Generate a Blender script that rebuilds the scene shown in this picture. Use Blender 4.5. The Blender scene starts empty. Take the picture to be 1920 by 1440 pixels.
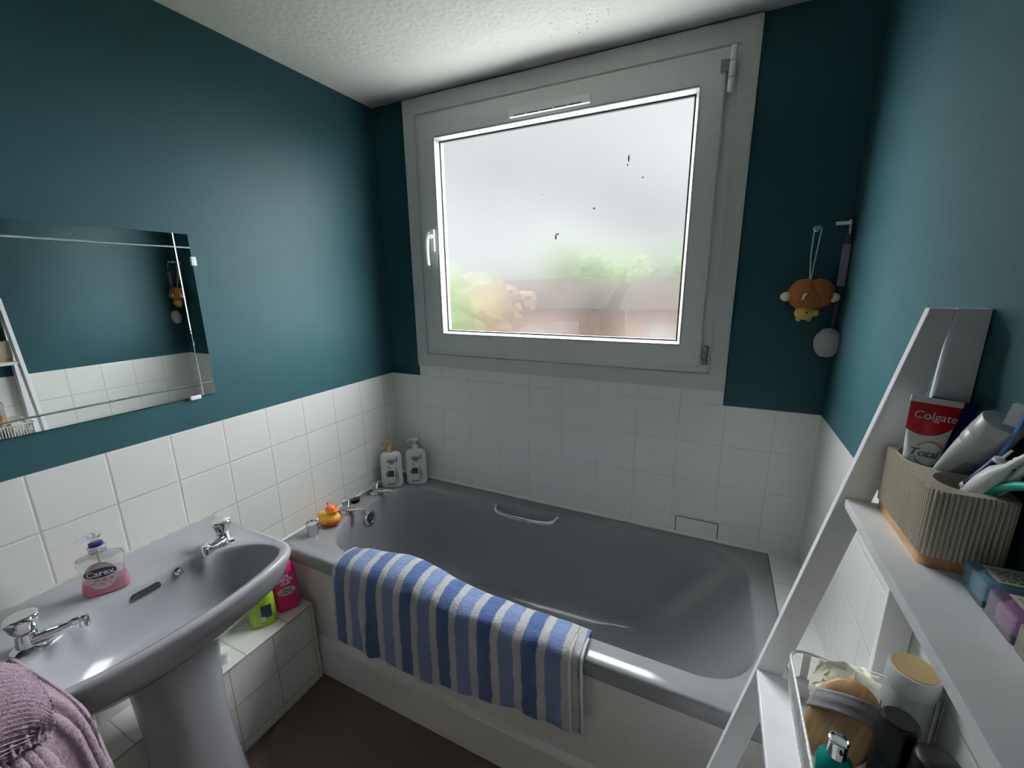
import bpy, bmesh, math, random
from mathutils import Vector, Matrix, noise
R=math.radians; PI=math.pi
random.seed(7)
S=bpy.context.scene; C=S.collection
W,H,ZD,ZR=1.766,2.262,1.09,.56      # room width, ceiling, top of the tiling, bath rim
YB=-2.35

# ------------------------------------------------------------------ node helpers
def newmat(n):
    m=bpy.data.materials.new(n); m.use_nodes=True
    return m, m.node_tree, m.node_tree.nodes['Principled BSDF']
def nd(t,typ,**k):
    n=t.nodes.new(typ)
    for a,b in k.items():
        if a=='inp':
            for i,v in b.items(): n.inputs[i].default_value=v
        else: setattr(n,a,b)
    return n
def mth(t,op,a,b=None):
    n=nd(t,'ShaderNodeMath',operation=op)
    for i,v in enumerate((a,b)):
        if v is None: continue
        if isinstance(v,(int,float)): n.inputs[i].default_value=v
        else: t.links.new(v,n.inputs[i])
    return n.outputs[0]
def mixc(t,f,a,b):
    n=nd(t,'ShaderNodeMix',data_type='RGBA')
    for i,v in ((0,f),(6,a),(7,b)):
        if isinstance(v,(int,float)): n.inputs[i].default_value=v
        elif isinstance(v,tuple): n.inputs[i].default_value=v if len(v)==4 else v+(1,)
        else: t.links.new(v,n.inputs[i])
    return n.outputs[2]
def objco(t):
    n=nd(t,'ShaderNodeTexCoord'); return n.outputs['Object']
def nz(t,scale,detail=3,vec=None,rough=.5):
    n=nd(t,'ShaderNodeTexNoise',inp={'Scale':scale,'Detail':detail,'Roughness':rough})
    t.links.new(vec if vec is not None else objco(t),n.inputs['Vector']); return n.outputs['Fac']
def ramp(t,f,a,b,ca=0.,cb=1.):
    n=nd(t,'ShaderNodeMapRange',inp={1:a,2:b,3:ca,4:cb}); t.links.new(f,n.inputs[0]); return n.outputs[0]
def bump(t,p,h,strength=.3,dist=.002):
    n=nd(t,'ShaderNodeBump',inp={'Strength':strength,'Distance':dist}); t.links.new(h,n.inputs['Height'])
    t.links.new(n.outputs[0],p.inputs['Normal']); return n
def setp(p,**k):
    for a,v in k.items():
        i=p.inputs[a.replace('_',' ')]
        i.default_value=v if not isinstance(v,tuple) or len(v)==4 else v+(1,)
def pm(name,col,rough=.5,metal=0.,spec=.5,var=.06,bsc=0,bst=.2,bd=.001,**k):
    """plain procedural material: small noise variation of the colour, optional fine bump"""
    m,t,p=newmat(name)
    setp(p,Roughness=rough,Metallic=metal)
    p.inputs['Specular IOR Level'].default_value=spec
    f=nz(t,35,3)
    c=mixc(t,f,tuple(x*(1-var) for x in col),tuple(min(1,x*(1+var)) for x in col))
    t.links.new(c,p.inputs['Base Color'])
    if bsc: bump(t,p,nz(t,bsc,4),bst,bd)
    for a,v in k.items(): p.inputs[a.replace('_',' ')].default_value=v
    return m

# ------------------------------------------------------------------ materials
def tile_mat(name,plane,u0,col=(.75,.75,.72),grout=(.52,.51,.48),w=.0016,v0=ZD,depth=.6):
    m,t,p=newmat(name); setp(p,Roughness=.22)
    s=nd(t,'ShaderNodeSeparateXYZ'); t.links.new(objco(t),s.inputs[0])
    U={'x':s.outputs[1],'y':s.outputs[0],'z':s.outputs[0]}[plane]; V=s.outputs[2] if plane!='z' else s.outputs[1]
    def edge(c,o):
        a=mth(t,'FRACT',mth(t,'DIVIDE',mth(t,'SUBTRACT',c,o-100*.15),.15))
        a=mth(t,'ABSOLUTE',mth(t,'SUBTRACT',a,.5))           # .5 on the seam
        return mth(t,'MULTIPLY',mth(t,'SUBTRACT',.5,a),.15)  # distance to the seam
    d=mth(t,'MINIMUM',edge(U,u0),edge(V,v0))
    wob=mth(t,'MULTIPLY',mth(t,'SUBTRACT',nz(t,14,2),.5),.0012)
    d=mth(t,'ADD',d,wob)
    g=ramp(t,d,w*.6,w*1.5,1,0)
    st=ramp(t,nz(t,5,5),.55,.8,0,.35)
    base=mixc(t,st,col,tuple(x*y for x,y in zip(col,(.93,.92,.86))))
    t.links.new(mixc(t,g,base,grout),p.inputs['Base Color'])
    t.links.new(ramp(t,g,0,1,.2,.7),p.inputs['Roughness'])
    h=ramp(t,d,w*.5,w*2.5,0,1)
    h=mth(t,'ADD',h,mth(t,'MULTIPLY',nz(t,9,2),.35))
    bump(t,p,h,depth,.0012)
    return m
M={}
M['tile_left']=tile_mat('tile_left','x',-.0735)
M['tile_back']=tile_mat('tile_back','y',.142,col=(.79,.79,.76),grout=(.62,.615,.59),w=.001,depth=.4)
M['tile_right']=tile_mat('tile_right','x',-.02)
M['tile_box']=tile_mat('tile_box','x',-.0735-.04,v0=.338,grout=(.4,.39,.36))
M['tile_top']=tile_mat('tile_top','z',.145,v0=-.955,grout=(.4,.39,.36))
def teal():
    m,t,p=newmat('teal_paint'); setp(p,Roughness=.46); p.inputs['Specular IOR Level'].default_value=.14
    f=nz(t,2.5,4)
    t.links.new(mixc(t,f,(.018,.058,.066),(.023,.070,.079)),p.inputs['Base Color'])
    b=nz(t,55,5); b2=nz(t,400,2)
    bump(t,p,mth(t,'ADD',b,mth(t,'MULTIPLY',b2,.3)),.22,.0015)
    return m
M['teal']=teal()
def ceil():
    m,t,p=newmat('stippled_ceiling_paint'); setp(p,Roughness=.85)
    co=objco(t); s=nd(t,'ShaderNodeSeparateXYZ'); t.links.new(co,s.inputs[0])
    fade=ramp(t,s.outputs[1],-.26,-.13,1,0)        # the stipple stops short of the window wall
    fade=mth(t,'MULTIPLY',fade,ramp(t,s.outputs[0],.06,.3,.25,1))
    v=nd(t,'ShaderNodeTexVoronoi',feature='SMOOTH_F1',inp={'Scale':55,'Smoothness':.6}); t.links.new(co,v.inputs['Vector'])
    h=mth(t,'ADD',mth(t,'MULTIPLY',v.outputs[0],1.0),mth(t,'MULTIPLY',nz(t,70,5),.9))
    h=mth(t,'MULTIPLY',h,fade)
    h=mth(t,'ADD',h,mth(t,'MULTIPLY',nz(t,18,3),.25))
    bump(t,p,h,.5,.005)
    # mildew flecks ahead of the window and a darker mottled band along the window wall
    sp=nd(t,'ShaderNodeTexNoise',inp={'Scale':95,'Detail':2}); t.links.new(co,sp.inputs['Vector'])
    fl=ramp(t,sp.outputs['Fac'],.66,.7,0,1)
    dx=mth(t,'DIVIDE',mth(t,'SUBTRACT',s.outputs[0],.99),.13); dy=mth(t,'DIVIDE',mth(t,'ADD',s.outputs[1],.2),.09)
    r=mth(t,'SQRT',mth(t,'ADD',mth(t,'MULTIPLY',dx,dx),mth(t,'MULTIPLY',dy,dy)))
    fl=mth(t,'MULTIPLY',fl,ramp(t,r,.5,1.1,1,0))
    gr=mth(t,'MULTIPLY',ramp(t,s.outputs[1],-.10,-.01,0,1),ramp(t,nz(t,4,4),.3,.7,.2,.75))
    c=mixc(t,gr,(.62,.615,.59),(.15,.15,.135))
    c=mixc(t,mth(t,'MULTIPLY',fl,.85),c,(.05,.05,.045))
    t.links.new(c,p.inputs['Base Color'])
    return m
M['ceiling']=ceil()
def floorm():
    m,t,p=newmat('dark_brown_floor_vinyl'); setp(p,Roughness=.55)
    mp=nd(t,'ShaderNodeMapping',inp={'Scale':(1,4,1)}); t.links.new(objco(t),mp.inputs[0])
    f=nz(t,14,6,mp.outputs[0]); g=nz(t,3,3)
    c=mixc(t,f,(.10,.062,.052),(.155,.10,.085))
    c=mixc(t,ramp(t,g,.35,.7,0,.5),c,(.10,.065,.055))
    t.links.new(c,p.inputs['Base Color']); bump(t,p,f,.25,.001); return m
M['floor']=floorm()
M['upvc']=pm('white_window_plastic',(.68,.68,.67),.32)
M['wood_white']=pm('white_gloss_wood_paint',(.60,.595,.575),.35,bsc=14,bst=.25,bd=.002)
M['gasket']=pm('black_rubber_gasket',(.03,.03,.03),.6)
M['bath']=pm('grey_bath_enamel',(.255,.257,.272),.13,var=.02)
M['panel']=pm('cream_bath_panel',(.84,.825,.79),.45,bsc=6,bst=.1)
M['basin']=pm('grey_basin_ceramic',(.35,.352,.375),.16,var=.02)
M['chrome']=pm('chrome',(.82,.82,.83),.06,metal=1.,var=.01)
M['steel_dull']=pm('tarnished_steel',(.25,.22,.19),.5,metal=.8)
M['dark']=pm('dark_recess',(.008,.008,.008),.8)
M['caulk']=pm('white_sealant',(.82,.82,.79),.4,bsc=60,bst=.3)
M['caulk_dirty']=pm('grimy_sealant',(.42,.41,.37),.5,var=.5,bsc=60,bst=.3)
M['white']=pm('white_plastic',(.80,.80,.79),.3)
M['shelf']=pm('white_melamine',(.85,.85,.87),.33,bsc=200,bst=.05)
M['mirror']=pm('mirror_silver',(.86,.89,.88),.0,metal=1.,var=.0)
M['mirror_edge']=pm('mirror_glass_edge',(.35,.5,.47),.1)
M['clip']=pm('clear_clip_plastic',(.85,.87,.87),.15)
M['orange']=pm('orange_rubber',(.80,.13,.02),.3,var=.15)
M['yellow']=pm('yellow_rubber',(.78,.42,.03),.3,var=.15)
M['black']=pm('black_plastic',(.006,.006,.007),.38,spec=.22)
M['gold']=pm('amber_gold_plastic',(.46,.24,.05),.3,metal=.3)
M['bottle_white']=pm('white_bottle_plastic',(.74,.76,.75),.28)
M['leaf']=pm('grey_green_print',(.10,.15,.12),.5)
M['dkgreen']=pm('dark_green_print',(.035,.075,.06),.5)
M['pink']=pm('pink_bottle_plastic',(.55,.012,.13),.35)
M['white_print']=pm('white_print',(.8,.8,.8),.5)
M['cream_print']=pm('pale_pink_print',(.75,.6,.6),.5)
M['dark_print']=pm('dark_print',(.05,.03,.04),.5)
M['lime']=pm('lime_bottle_plastic',(.26,.42,.02),.35)
M['navy']=pm('navy_plastic',(.012,.014,.10),.3)
M['navy_print']=pm('navy_print',(.008,.01,.06),.4)
M['yellow_cap']=pm('yellow_cap_plastic',(.85,.62,.08),.35)
M['red']=pm('red_print',(.46,.006,.012),.3)
M['silver_tube']=pm('satin_silver_tube',(.46,.47,.47),.35,metal=.25)
M['stripe_grey']=pm('dark_grey_print',(.10,.10,.10),.5)
M['grey']=pm('grey_plastic',(.35,.36,.37),.4)
M['teal_plastic']=pm('teal_green_plastic',(.02,.42,.33),.25)
M['ltgreen']=pm('pale_green_plastic',(.30,.45,.16),.3)
M['ltblue']=pm('light_blue_plastic',(.12,.32,.65),.3)
M['purple']=pm('purple_grip',(.07,.05,.22),.35)
M['bristle']=pm('white_bristles',(.75,.76,.76),.6)
M['beige']=pm('beige_resin',(.52,.47,.375),.55,bsc=150,bst=.2)
M['strap']=pm('grey_webbing',(.20,.20,.21),.7,bsc=300,bst=.6)
M['loofah']=pm('cream_mesh_net',(.86,.83,.70),.7)
M['jar']=pm('white_jar_plastic',(.60,.61,.64),.35)
M['lid']=pm('amber_screw_lid',(.48,.36,.16),.5)
M['cord']=pm('white_cord',(.62,.62,.58),.8)
M['fur_brown']=pm('orange_brown_sponge',(.27,.085,.016),.95,bsc=120,bst=.7,bd=.004,var=.2)
M['fur_yellow']=pm('yellow_sponge',(.45,.28,.045),.95,bsc=120,bst=.7,bd=.004,var=.2)
M['fur_cream']=pm('cream_sponge',(.66,.56,.40),.95,bsc=120,bst=.7,bd=.004)
M['lilac_plastic']=pm('lilac_translucent_handle',(.20,.165,.27),.35)
M['dark_stem']=pm('dark_purple_translucent_stem',(.035,.022,.055),.3)
M['brush_grey']=pm('grey_netting',(.42,.42,.42),.9,bsc=220,bst=1.,bd=.004,var=.25)
def wood(name,a,b,sc=(3,26,26)):
    m,t,p=newmat(name); setp(p,Roughness=.45)
    mp=nd(t,'ShaderNodeMapping',inp={'Scale':sc}); t.links.new(objco(t),mp.inputs[0])
    f=nz(t,6,5,mp.outputs[0]); t.links.new(mixc(t,ramp(t,f,.3,.7),a,b),p.inputs['Base Color']); bump(t,p,f,.15,.001); return m
M['wood']=wood('warm_brush_wood',(.23,.125,.05),(.42,.26,.125),(24,2.5,24))
M['bamboo']=wood('orange_bamboo',(.40,.20,.08),(.60,.36,.17),(20,3,20))
def clear(name,col,rough=.06,tr=.9,ior=1.4):
    m,t,p=newmat(name); setp(p,Base_Color=col,Roughness=rough); p.inputs['Transmission Weight'].default_value=tr
    p.inputs['IOR'].default_value=ior; f=nz(t,30,2); bump(t,p,f,.05,.001); return m
M['clear']=clear('clear_plastic',(.93,.93,.95),.08,.85,1.25)
M['pink_soap']=clear('pink_liquid_soap',(.75,.22,.34),.15,.55,1.33)
M['teal_glass']=clear('teal_green_glass',(.0,.32,.28),.08,.5)
M['box_blue']=clear('blue_clear_plastic',(.45,.68,.82),.12,.82)
M['box_lilac']=clear('lilac_clear_plastic',(.82,.70,.90),.12,.82)
M['box_yellow']=clear('pale_yellow_clear_plastic',(.93,.92,.76),.12,.8)
M['paper']=pm('off_white_paper_label',(.60,.57,.48),.7)
def towel_mat():
    m,t,p=newmat('striped_terry'); setp(p,Roughness=.95)
    p.inputs['Specular IOR Level'].default_value=.1
    p.inputs['Sheen Weight'].default_value=.35; p.inputs['Sheen Roughness'].default_value=.6
    uv=nd(t,'ShaderNodeUVMap'); s=nd(t,'ShaderNodeSeparateXYZ'); t.links.new(uv.outputs[0],s.inputs[0])
    wob=mth(t,'MULTIPLY',mth(t,'SUBTRACT',nz(t,22,3),.5),.012)
    u=mth(t,'ADD',s.outputs[0],wob)
    f=mth(t,'FRACT',mth(t,'DIVIDE',mth(t,'SUBTRACT',u,.046-10*.1405),.1405))
    # cycle: dark blue 0-.33, white -.5, mid blue -.83, white -1
    e=.012
    def band(a,b): return mth(t,'MULTIPLY',ramp(t,f,a-e,a+e),ramp(t,f,b-e,b+e,1,0))
    n1=nz(t,160,3)
    dark=mixc(t,n1,(.020,.062,.20),(.036,.10,.30)); mid=mixc(t,n1,(.12,.19,.40),(.22,.30,.53)); wh=mixc(t,n1,(.56,.55,.53),(.74,.73,.71))
    c=mixc(t,band(.02,.335),wh,dark); c=mixc(t,band(.505,.835),c,mid)
    t.links.new(c,p.inputs['Base Color'])
    h=mth(t,'ADD',nz(t,330,4),mth(t,'MULTIPLY',nz(t,90,3),.8)); bump(t,p,h,1.,.006); return m
M['towel']=towel_mat()
M['towel_edge']=pm('white_towel_binding',(.72,.71,.68),.95,bsc=300,bst=.6)
def robe_mat():
    m,t,p=newmat('mauve_ribbed_fleece'); setp(p,Roughness=1.)
    p.inputs['Specular IOR Level'].default_value=.05
    p.inputs['Sheen Weight'].default_value=.4; p.inputs['Sheen Roughness'].default_value=.5
    f=nz(t,140,5); g=nz(t,30,3)
    c=mixc(t,ramp(t,f,.3,.7),(.27,.175,.235),(.44,.33,.385)); c=mixc(t,ramp(t,g,.4,.7,0,.3),c,(.5,.44,.46))
    t.links.new(c,p.inputs['Base Color']); bump(t,p,mth(t,'ADD',f,nz(t,420,3)),.8,.003); return m
M['robe']=robe_mat()
M['skin_pink']=pm('pink_flower_print',(.62,.22,.24),.5,var=.3)

# ------------------------------------------------------------------ mesh helpers
def link(o,parent=None):
    C.objects.link(o)
    if parent: o.parent=parent
    return o
def obj(name,bm,mat,parent=None,smooth=True,ang=40,world=False):
    """links a bmesh as ONE mesh object; with world=True the geometry is in room coordinates and is moved into its parent's frame"""
    me=bpy.data.meshes.new(name)
    if world and parent:
        for v in bm.verts: v.co-=parent.location
    bmesh.ops.recalc_face_normals(bm,faces=bm.faces[:])
    bm.to_mesh(me); bm.free()
    if smooth:
        for p in me.polygons: p.use_smooth=True
        me.set_sharp_from_angle(angle=R(ang))
    for m in (mat if isinstance(mat,list) else [mat]): me.materials.append(M[m] if isinstance(m,str) else m)
    return link(bpy.data.objects.new(name,me),parent)
def sub(name,bm,mat,parent,**k): return obj(name,bm,mat,parent,**k)
def tag(o,label=None,cat=None,group=None,kind=None):
    for k,v in (('label',label),('category',cat),('group',group),('kind',kind)):
        if v: o[k]=v
    return o
def thing(name,label,cat,loc=(0,0,0),rot=(0,0,0),group=None):
    o=bpy.data.objects.new(name,None); o.empty_display_size=.05; C.objects.link(o)
    o.location=loc; o.rotation_euler=rot
    return tag(o,label,cat,group)
def B(): return bmesh.new()
def box(bm,x0,x1,y0,y1,z0,z1,bev=0,seg=2,mat=0):
    r=bmesh.ops.create_cube(bm,size=1); vs=r['verts']
    for v in vs: v.co=Vector((x0+(v.co.x+.5)*(x1-x0),y0+(v.co.y+.5)*(y1-y0),z0+(v.co.z+.5)*(z1-z0)))
    fs=set(f for v in vs for f in v.link_faces)
    for f in fs: f.material_index=mat
    if bev:
        es=list(set(e for v in vs for e in v.link_edges))
        bmesh.ops.bevel(bm,geom=es,offset=bev,segments=seg,affect='EDGES',profile=.6)
    return bm
def loft(bm,rings,cap0=True,cap1=True,mat=0,closed=True):
    rs=[[bm.verts.new(p) for p in r] for r in rings]; n=len(rs[0]); fs=[]
    for a,b in zip(rs,rs[1:]):
        for i in range(n if closed else n-1):
            j=(i+1)%n
            try: fs.append(bm.faces.new((a[i],a[j],b[j],b[i])))
            except ValueError: pass
    if cap0: fs.append(bm.faces.new(rs[0][::-1]))
    if cap1: fs.append(bm.faces.new(rs[-1]))
    for f in fs: f.material_index=mat
    return rs
def lathe(bm,prof,n=32,sx=1,sy=1,c=(0,0),cap0=True,cap1=True,mat=0,pw=2):
    def pt(a,r,z):
        ca,sa=math.cos(a),math.sin(a)
        k=(abs(ca)**pw+abs(sa)**pw)**(-1/pw)
        return Vector((c[0]+r*sx*ca*k,c[1]+r*sy*sa*k,z))
    return loft(bm,[[pt(2*PI*i/n,r,z) for i in range(n)] for r,z in prof],cap0,cap1,mat)
def frames(pts):
    pts=[Vector(p) for p in pts]; T=[]
    for i in range(len(pts)):
        a=pts[max(i-1,0)]; b=pts[min(i+1,len(pts)-1)]; T.append((b-a).normalized())
    up=Vector((0,0,1)) if abs(T[0].z)<.9 else Vector((1,0,0)); N=[]
    n=(up-T[0]*up.dot(T[0])).normalized()
    for t in T:
        n=(n-t*n.dot(t)).normalized(); N.append((n,t.cross(n)))
    return pts,T,N
def tube(bm,pts,r,n=10,flat=1.,cap=True,mat=0,closed=False):
    pts,T,N=frames(pts); rr=r if isinstance(r,(list,tuple)) else [r]*len(pts)
    rings=[[p+(a*math.cos(2*PI*k/n)*q+b*math.sin(2*PI*k/n)*q*flat) for k in range(n)] for p,(a,b),q in zip(pts,N,rr)]
    if closed:
        rings.append(rings[0]); loft(bm,rings,False,False,mat); bmesh.ops.remove_doubles(bm,verts=bm.verts[:],dist=1e-6)
    else: loft(bm,rings,cap,cap,mat)
    return bm
def spline(pts,k=8,closed=False):
    P=[Vector(p) for p in pts]; n=len(P); out=[]
    g=(lambda i:P[i%n]) if closed else (lambda i:P[min(max(i,0),n-1)])
    for i in range(n if closed else n-1):
        a,b,c,d=g(i-1),g(i),g(i+1),g(i+2)
        for s in range(k):
            t=s/k; out.append(.5*((2*b)+(c-a)*t+(2*a-5*b+4*c-d)*t*t+(3*b-a-3*c+d)*t**3))
    if not closed: out.append(P[-1])
    return out
def rrect(x0,x1,y0,y1,r,z,k=8,m=10):
    """rounded rectangle; r one radius or four (x1y1, x0y1, x0y0, x1y0)"""
    rs=r if isinstance(r,(list,tuple)) else [r]*4
    cs=[(x1,y1,-1,-1,0),(x0,y1,1,-1,90),(x0,y0,1,1,180),(x1,y0,-1,1,270)]; out=[]
    for q,(cx,cy,sx,sy,a0) in enumerate(cs):
        rr=rs[q]; ox,oy=cx+sx*rr,cy+sy*rr
        arc=[Vector((ox+rr*math.cos(R(a0+90*i/k)),oy+rr*math.sin(R(a0+90*i/k)),z)) for i in range(k+1)]
        nx=cs[(q+1)%4]; nr=rs[(q+1)%4]
        nxt=Vector((nx[0]+nx[2]*nr+nr*math.cos(R(nx[4])),nx[1]+nx[3]*nr+nr*math.sin(R(nx[4])),z))
        out+=arc+[arc[-1].lerp(nxt,i/m) for i in range(1,m)]
    return out
def grid(bm,f,nu,nv,uvf=None,mat=0):
    vs=[[bm.verts.new(f(i/nu,j/nv)) for j in range(nv+1)] for i in range(nu+1)]
    uvl=bm.loops.layers.uv.verify() if uvf else None
    for i in range(nu):
        for j in range(nv):
            fc=bm.faces.new((vs[i][j],vs[i+1][j],vs[i+1][j+1],vs[i][j+1])); fc.material_index=mat
            if uvf:
                for l,(a,b) in zip(fc.loops,((i,j),(i+1,j),(i+1,j+1),(i,j+1))): l[uvl].uv=uvf(a/nu,b/nv)
    return vs
def ellipsoid(bm,c,r,rot=None,seg=24,mat=0,amp=0,fr=40):
    r_=bmesh.ops.create_uvsphere(bm,u_segments=seg,v_segments=seg//2+2,radius=1)
    rm=rot.to_matrix() if rot else None
    for v in r_['verts']:
        d=1+(amp*noise.noise(v.co*fr/20+Vector(c)*10) if amp else 0)
        p=Vector((v.co.x*r[0]*d,v.co.y*r[1]*d,v.co.z*r[2]*d))
        if rm: p=rm@p
        v.co=p+Vector(c)
    for f in set(f for v in r_['verts'] for f in v.link_faces): f.material_index=mat
    return r_['verts']
def disc(bm,c,r,n=28,th=.0006,axis='y',sx=1,sz=1):
    """thin printed patch lying on a face whose normal is -axis"""
    ring=[]
    for th_,s in ((0,1),(th,1)):
        ring.append([Vector((c[0]+r*sx*math.cos(2*PI*i/n),c[1]-th_,c[2]+r*sz*math.sin(2*PI*i/n))) for i in range(n)])
    loft(bm,ring)
    return bm
def text_bm(s,size,th=.0004,shear=0.,bold=0.,align='CENTER',sp=1.):
    cu=bpy.data.curves.new('lettering','FONT'); cu.body=s; cu.size=size; cu.extrude=th/2; cu.align_x=align; cu.align_y='CENTER'
    cu.shear=shear; cu.offset=bold; cu.space_character=sp; cu.resolution_u=3
    o=bpy.data.objects.new('lettering',cu); C.objects.link(o)
    dg=bpy.context.evaluated_depsgraph_get(); dg.update()
    me=bpy.data.meshes.new_from_object(o.evaluated_get(dg)); bm=B(); bm.from_mesh(me)
    bpy.data.objects.remove(o); bpy.data.curves.remove(cu); bpy.data.meshes.remove(me)
    return bm
def xf(bm,m):
    bmesh.ops.transform(bm,matrix=m,verts=bm.verts[:]); return bm
UP=Matrix.Rotation(PI/2,4,'X')      # a text lying in xy stands up facing -y

# ------------------------------------------------------------------ the room
def structure(name,bm,mat,**k): return tag(obj(name,bm,mat,smooth=False,**k),kind='structure')
T=.12
wx0,wx1,wz0,wz1=.245,1.42,1.212,2.182
bm=B(); box(bm,-T,W+T,YB-T,.0,-.1,0); structure('floor',bm,'floor')
bm=B(); box(bm,-T,W+T,YB-T,T,H,H+.12); structure('ceiling',bm,'ceiling')
def wall_side(name,x0,x1,tile):
    bm=B(); box(bm,x0,x1,YB-T,T,0,ZD,mat=1); box(bm,x0,x1,YB-T,T,ZD,H,mat=0)
    xf=x1 if x1<.5 else x0
    return structure(name,bm,['teal',tile])
wall_side('wall_left',-T,0,'tile_left'); wall_side('wall_right',W,W+T,'tile_right')
bm=B()
box(bm,0,W,0,T,0,ZD,mat=1)
box(bm,.172,1.481,0,T,ZD,wz0,mat=1)                    # cut tiles under the window
box(bm,0,.172,0,T,ZD,H); box(bm,1.481,W,0,T,ZD,H)
box(bm,.172,wx0,0,T,wz0,H); box(bm,wx1,1.481,0,T,wz0,H); box(bm,wx0,wx1,0,T,wz1,H)
wb=structure('wall_back',bm,['teal','tile_back'])
bm=B()
for a_,b_ in (((1.362,.566),(1.360,.632)),((1.360,.632),(1.508,.632)),((1.508,.632),(1.509,.566))):
    a_,b_=Vector((a_[0],-.0005,a_[1])),Vector((b_[0],-.0005,b_[1])); tube(bm,[a_.lerp(b_,i/10)+Vector((.0008*math.sin(i*2.3),0,.0008*math.cos(i*3.1))) for i in range(11)],[.0012+.0008*abs(math.sin(i*1.7)) for i in range(11)],6)
obj('tile_crack',bm,'stripe_grey',wb)
bm=B(); box(bm,0,W,YB-T,YB,0,H); M['plain_white']=pm('plain_white_wall_paint',(.50,.49,.48),.7)
structure('wall_front',bm,'plain_white')
# panelled door behind the camera
bm=B(); box(bm,.62,1.42,YB,YB+.035,0,2.02,.004)
for (a,b,c,d) in ((.72,1.32,.15,.9),(.72,1.32,1.02,1.9)): box(bm,a,b,YB+.03,YB+.042,c,d,.008)
M['door_wood']=wood('dark_door_wood',(.035,.022,.015),(.06,.038,.025),(26,26,3))
dr=tag(obj('door_1',bm,'wood_white',smooth=False),kind='structure')
bm=B()
for (a,b,c,d) in ((.55,.62,0,2.09),(1.42,1.49,0,2.09),(.62,1.42,2.02,2.09)): box(bm,a,b,YB,YB+.025,c,d,.004)
obj('door_frame',bm,'wood_white',dr,smooth=False)
bm=B(); tube(bm,[(.68,YB+.03,1.0),(.68,YB+.07,1.0),(.68,YB+.075,1.0),(.78,YB+.075,1.0)],.009); obj('door_handle',bm,'chrome',dr)

# tiled boxing for the pipes along the left wall, tiled ledge at the bath's foot
bm=B(); box(bm,0,.143,YB,-.699,0,.335,mat=0); box(bm,0,.145,YB,-.698,.335,.340,mat=1)
structure('trim_1',bm,['tile_box','tile_top'])
bm=B(); box(bm,1.676,W,-.70,0,0,.563); structure('trim_2',bm,'tile_right')
# sealant beads
def bead(name,a,b,r,m='caulk'):
    a=Vector(a); b=Vector(b); n=60; rnd=random.Random(name)
    bm=B(); tube(bm,[a.lerp(b,i/n)+Vector((0,0,rnd.uniform(-.0006,.0006))) for i in range(n+1)],[r*rnd.uniform(.85,1.15) for i in range(n+1)],8)
    return bm
bm=bead('a',(.002,-.69,.562),(.002,0,.562),.006); b2=bead('b',(.0,-.002,.562),(1.676,-.002,.562),.007)
me=bpy.data.meshes.new('t'); b2.to_mesh(me); bm.from_mesh(me); tag(obj('trim_3',bm,'caulk'),kind='structure')

# ------------------------------------------------------------------ window
def ring(bm,x0,x1,z0,z1,w,y0,y1,ins=0,mat=0):
    """mitred frame; w = width or (left,right,bottom,top); ins slopes the inner edge back"""
    wl,wr,wb,wt=w if isinstance(w,tuple) else (w,)*4
    o=[(x0,z0),(x1,z0),(x1,z1),(x0,z1)]; i=[(x0+wl,z0+wb),(x1-wr,z0+wb),(x1-wr,z1-wt),(x0+wl,z1-wt)]
    rs=[[Vector((x,y0,z)) for x,z in o],[Vector((x,y1,z)) for x,z in o],[Vector((x,y1,z)) for x,z in i],[Vector((x,y0,z)) for x,z in i]]
    V=[[bm.verts.new(p) for p in r] for r in rs]
    for k in range(4):
        a,b=V[k],V[(k+1)%4]
        for q in range(4):
            f=bm.faces.new((a[q],a[(q+1)%4],b[(q+1)%4],b[q])); f.material_index=mat
    return bm
win=bpy.data.objects.new('window_1',None); C.objects.link(win); win.location=(.83,0,1.70); win['kind']='structure'
bm=B(); ring(bm,.173,1.480,1.142,2.258,(.062,.054,.060,.066),.0,-.014); bmesh.ops.bevel(bm,geom=bm.edges[:],offset=.003,segments=2,affect='EDGES')
obj('window_trim',bm,'wood_white',win,world=True,smooth=False)
bm=B(); ring(bm,.233,1.428,1.200,2.194,(.034,.038,.026,.038),.06,-.010); bmesh.ops.bevel(bm,geom=bm.edges[:],offset=.003,segments=2,affect='EDGES')
obj('window_frame',bm,'upvc',win,world=True,smooth=False)
bm=B(); ring(bm,.262,1.396,1.222,2.162,(.074,.070,.078,.070),.045,-.030); bmesh.ops.bevel(bm,geom=bm.edges[:],offset=.004,segments=3,affect='EDGES')
sash=obj('window_sash',bm,'upvc',win,world=True,smooth=False)
bm=B()
for k,(a,b) in enumerate((((.3330,1.2970),(.3560,1.3160)),)):
    pass
gx0,gx1,gz0,gz1=.346,1.315,1.309,2.083
o=[(.335,1.299),(1.327,1.299),(1.327,2.093),(.335,2.093)]; i=[(gx0,gz0),(gx1,gz0),(gx1,gz1),(gx0,gz1)]
rs=[[Vector((x,-.028,z)) for x,z in o],[Vector((x,-.029,z)) for x,z in [(.338,1.302),(1.324,1.302),(1.324,2.090),(.338,2.090)]],[Vector((x,-.004,z)) for x,z in i],[Vector((x,.012,z)) for x,z in i],[Vector((x,.012,z)) for x,z in o]]
loft(bm,rs+[rs[0]],False,False); bmesh.ops.remove_doubles(bm,verts=bm.verts[:],dist=1e-6)
obj('glazing_bead',bm,'upvc',win,world=True,smooth=False)
bm=B(); ring(bm,gx0-.001,gx1+.001,gz0-.001,gz1+.001,.006,.010,-.0035)
obj('gasket',bm,'gasket',win,world=True,smooth=False)
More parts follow.
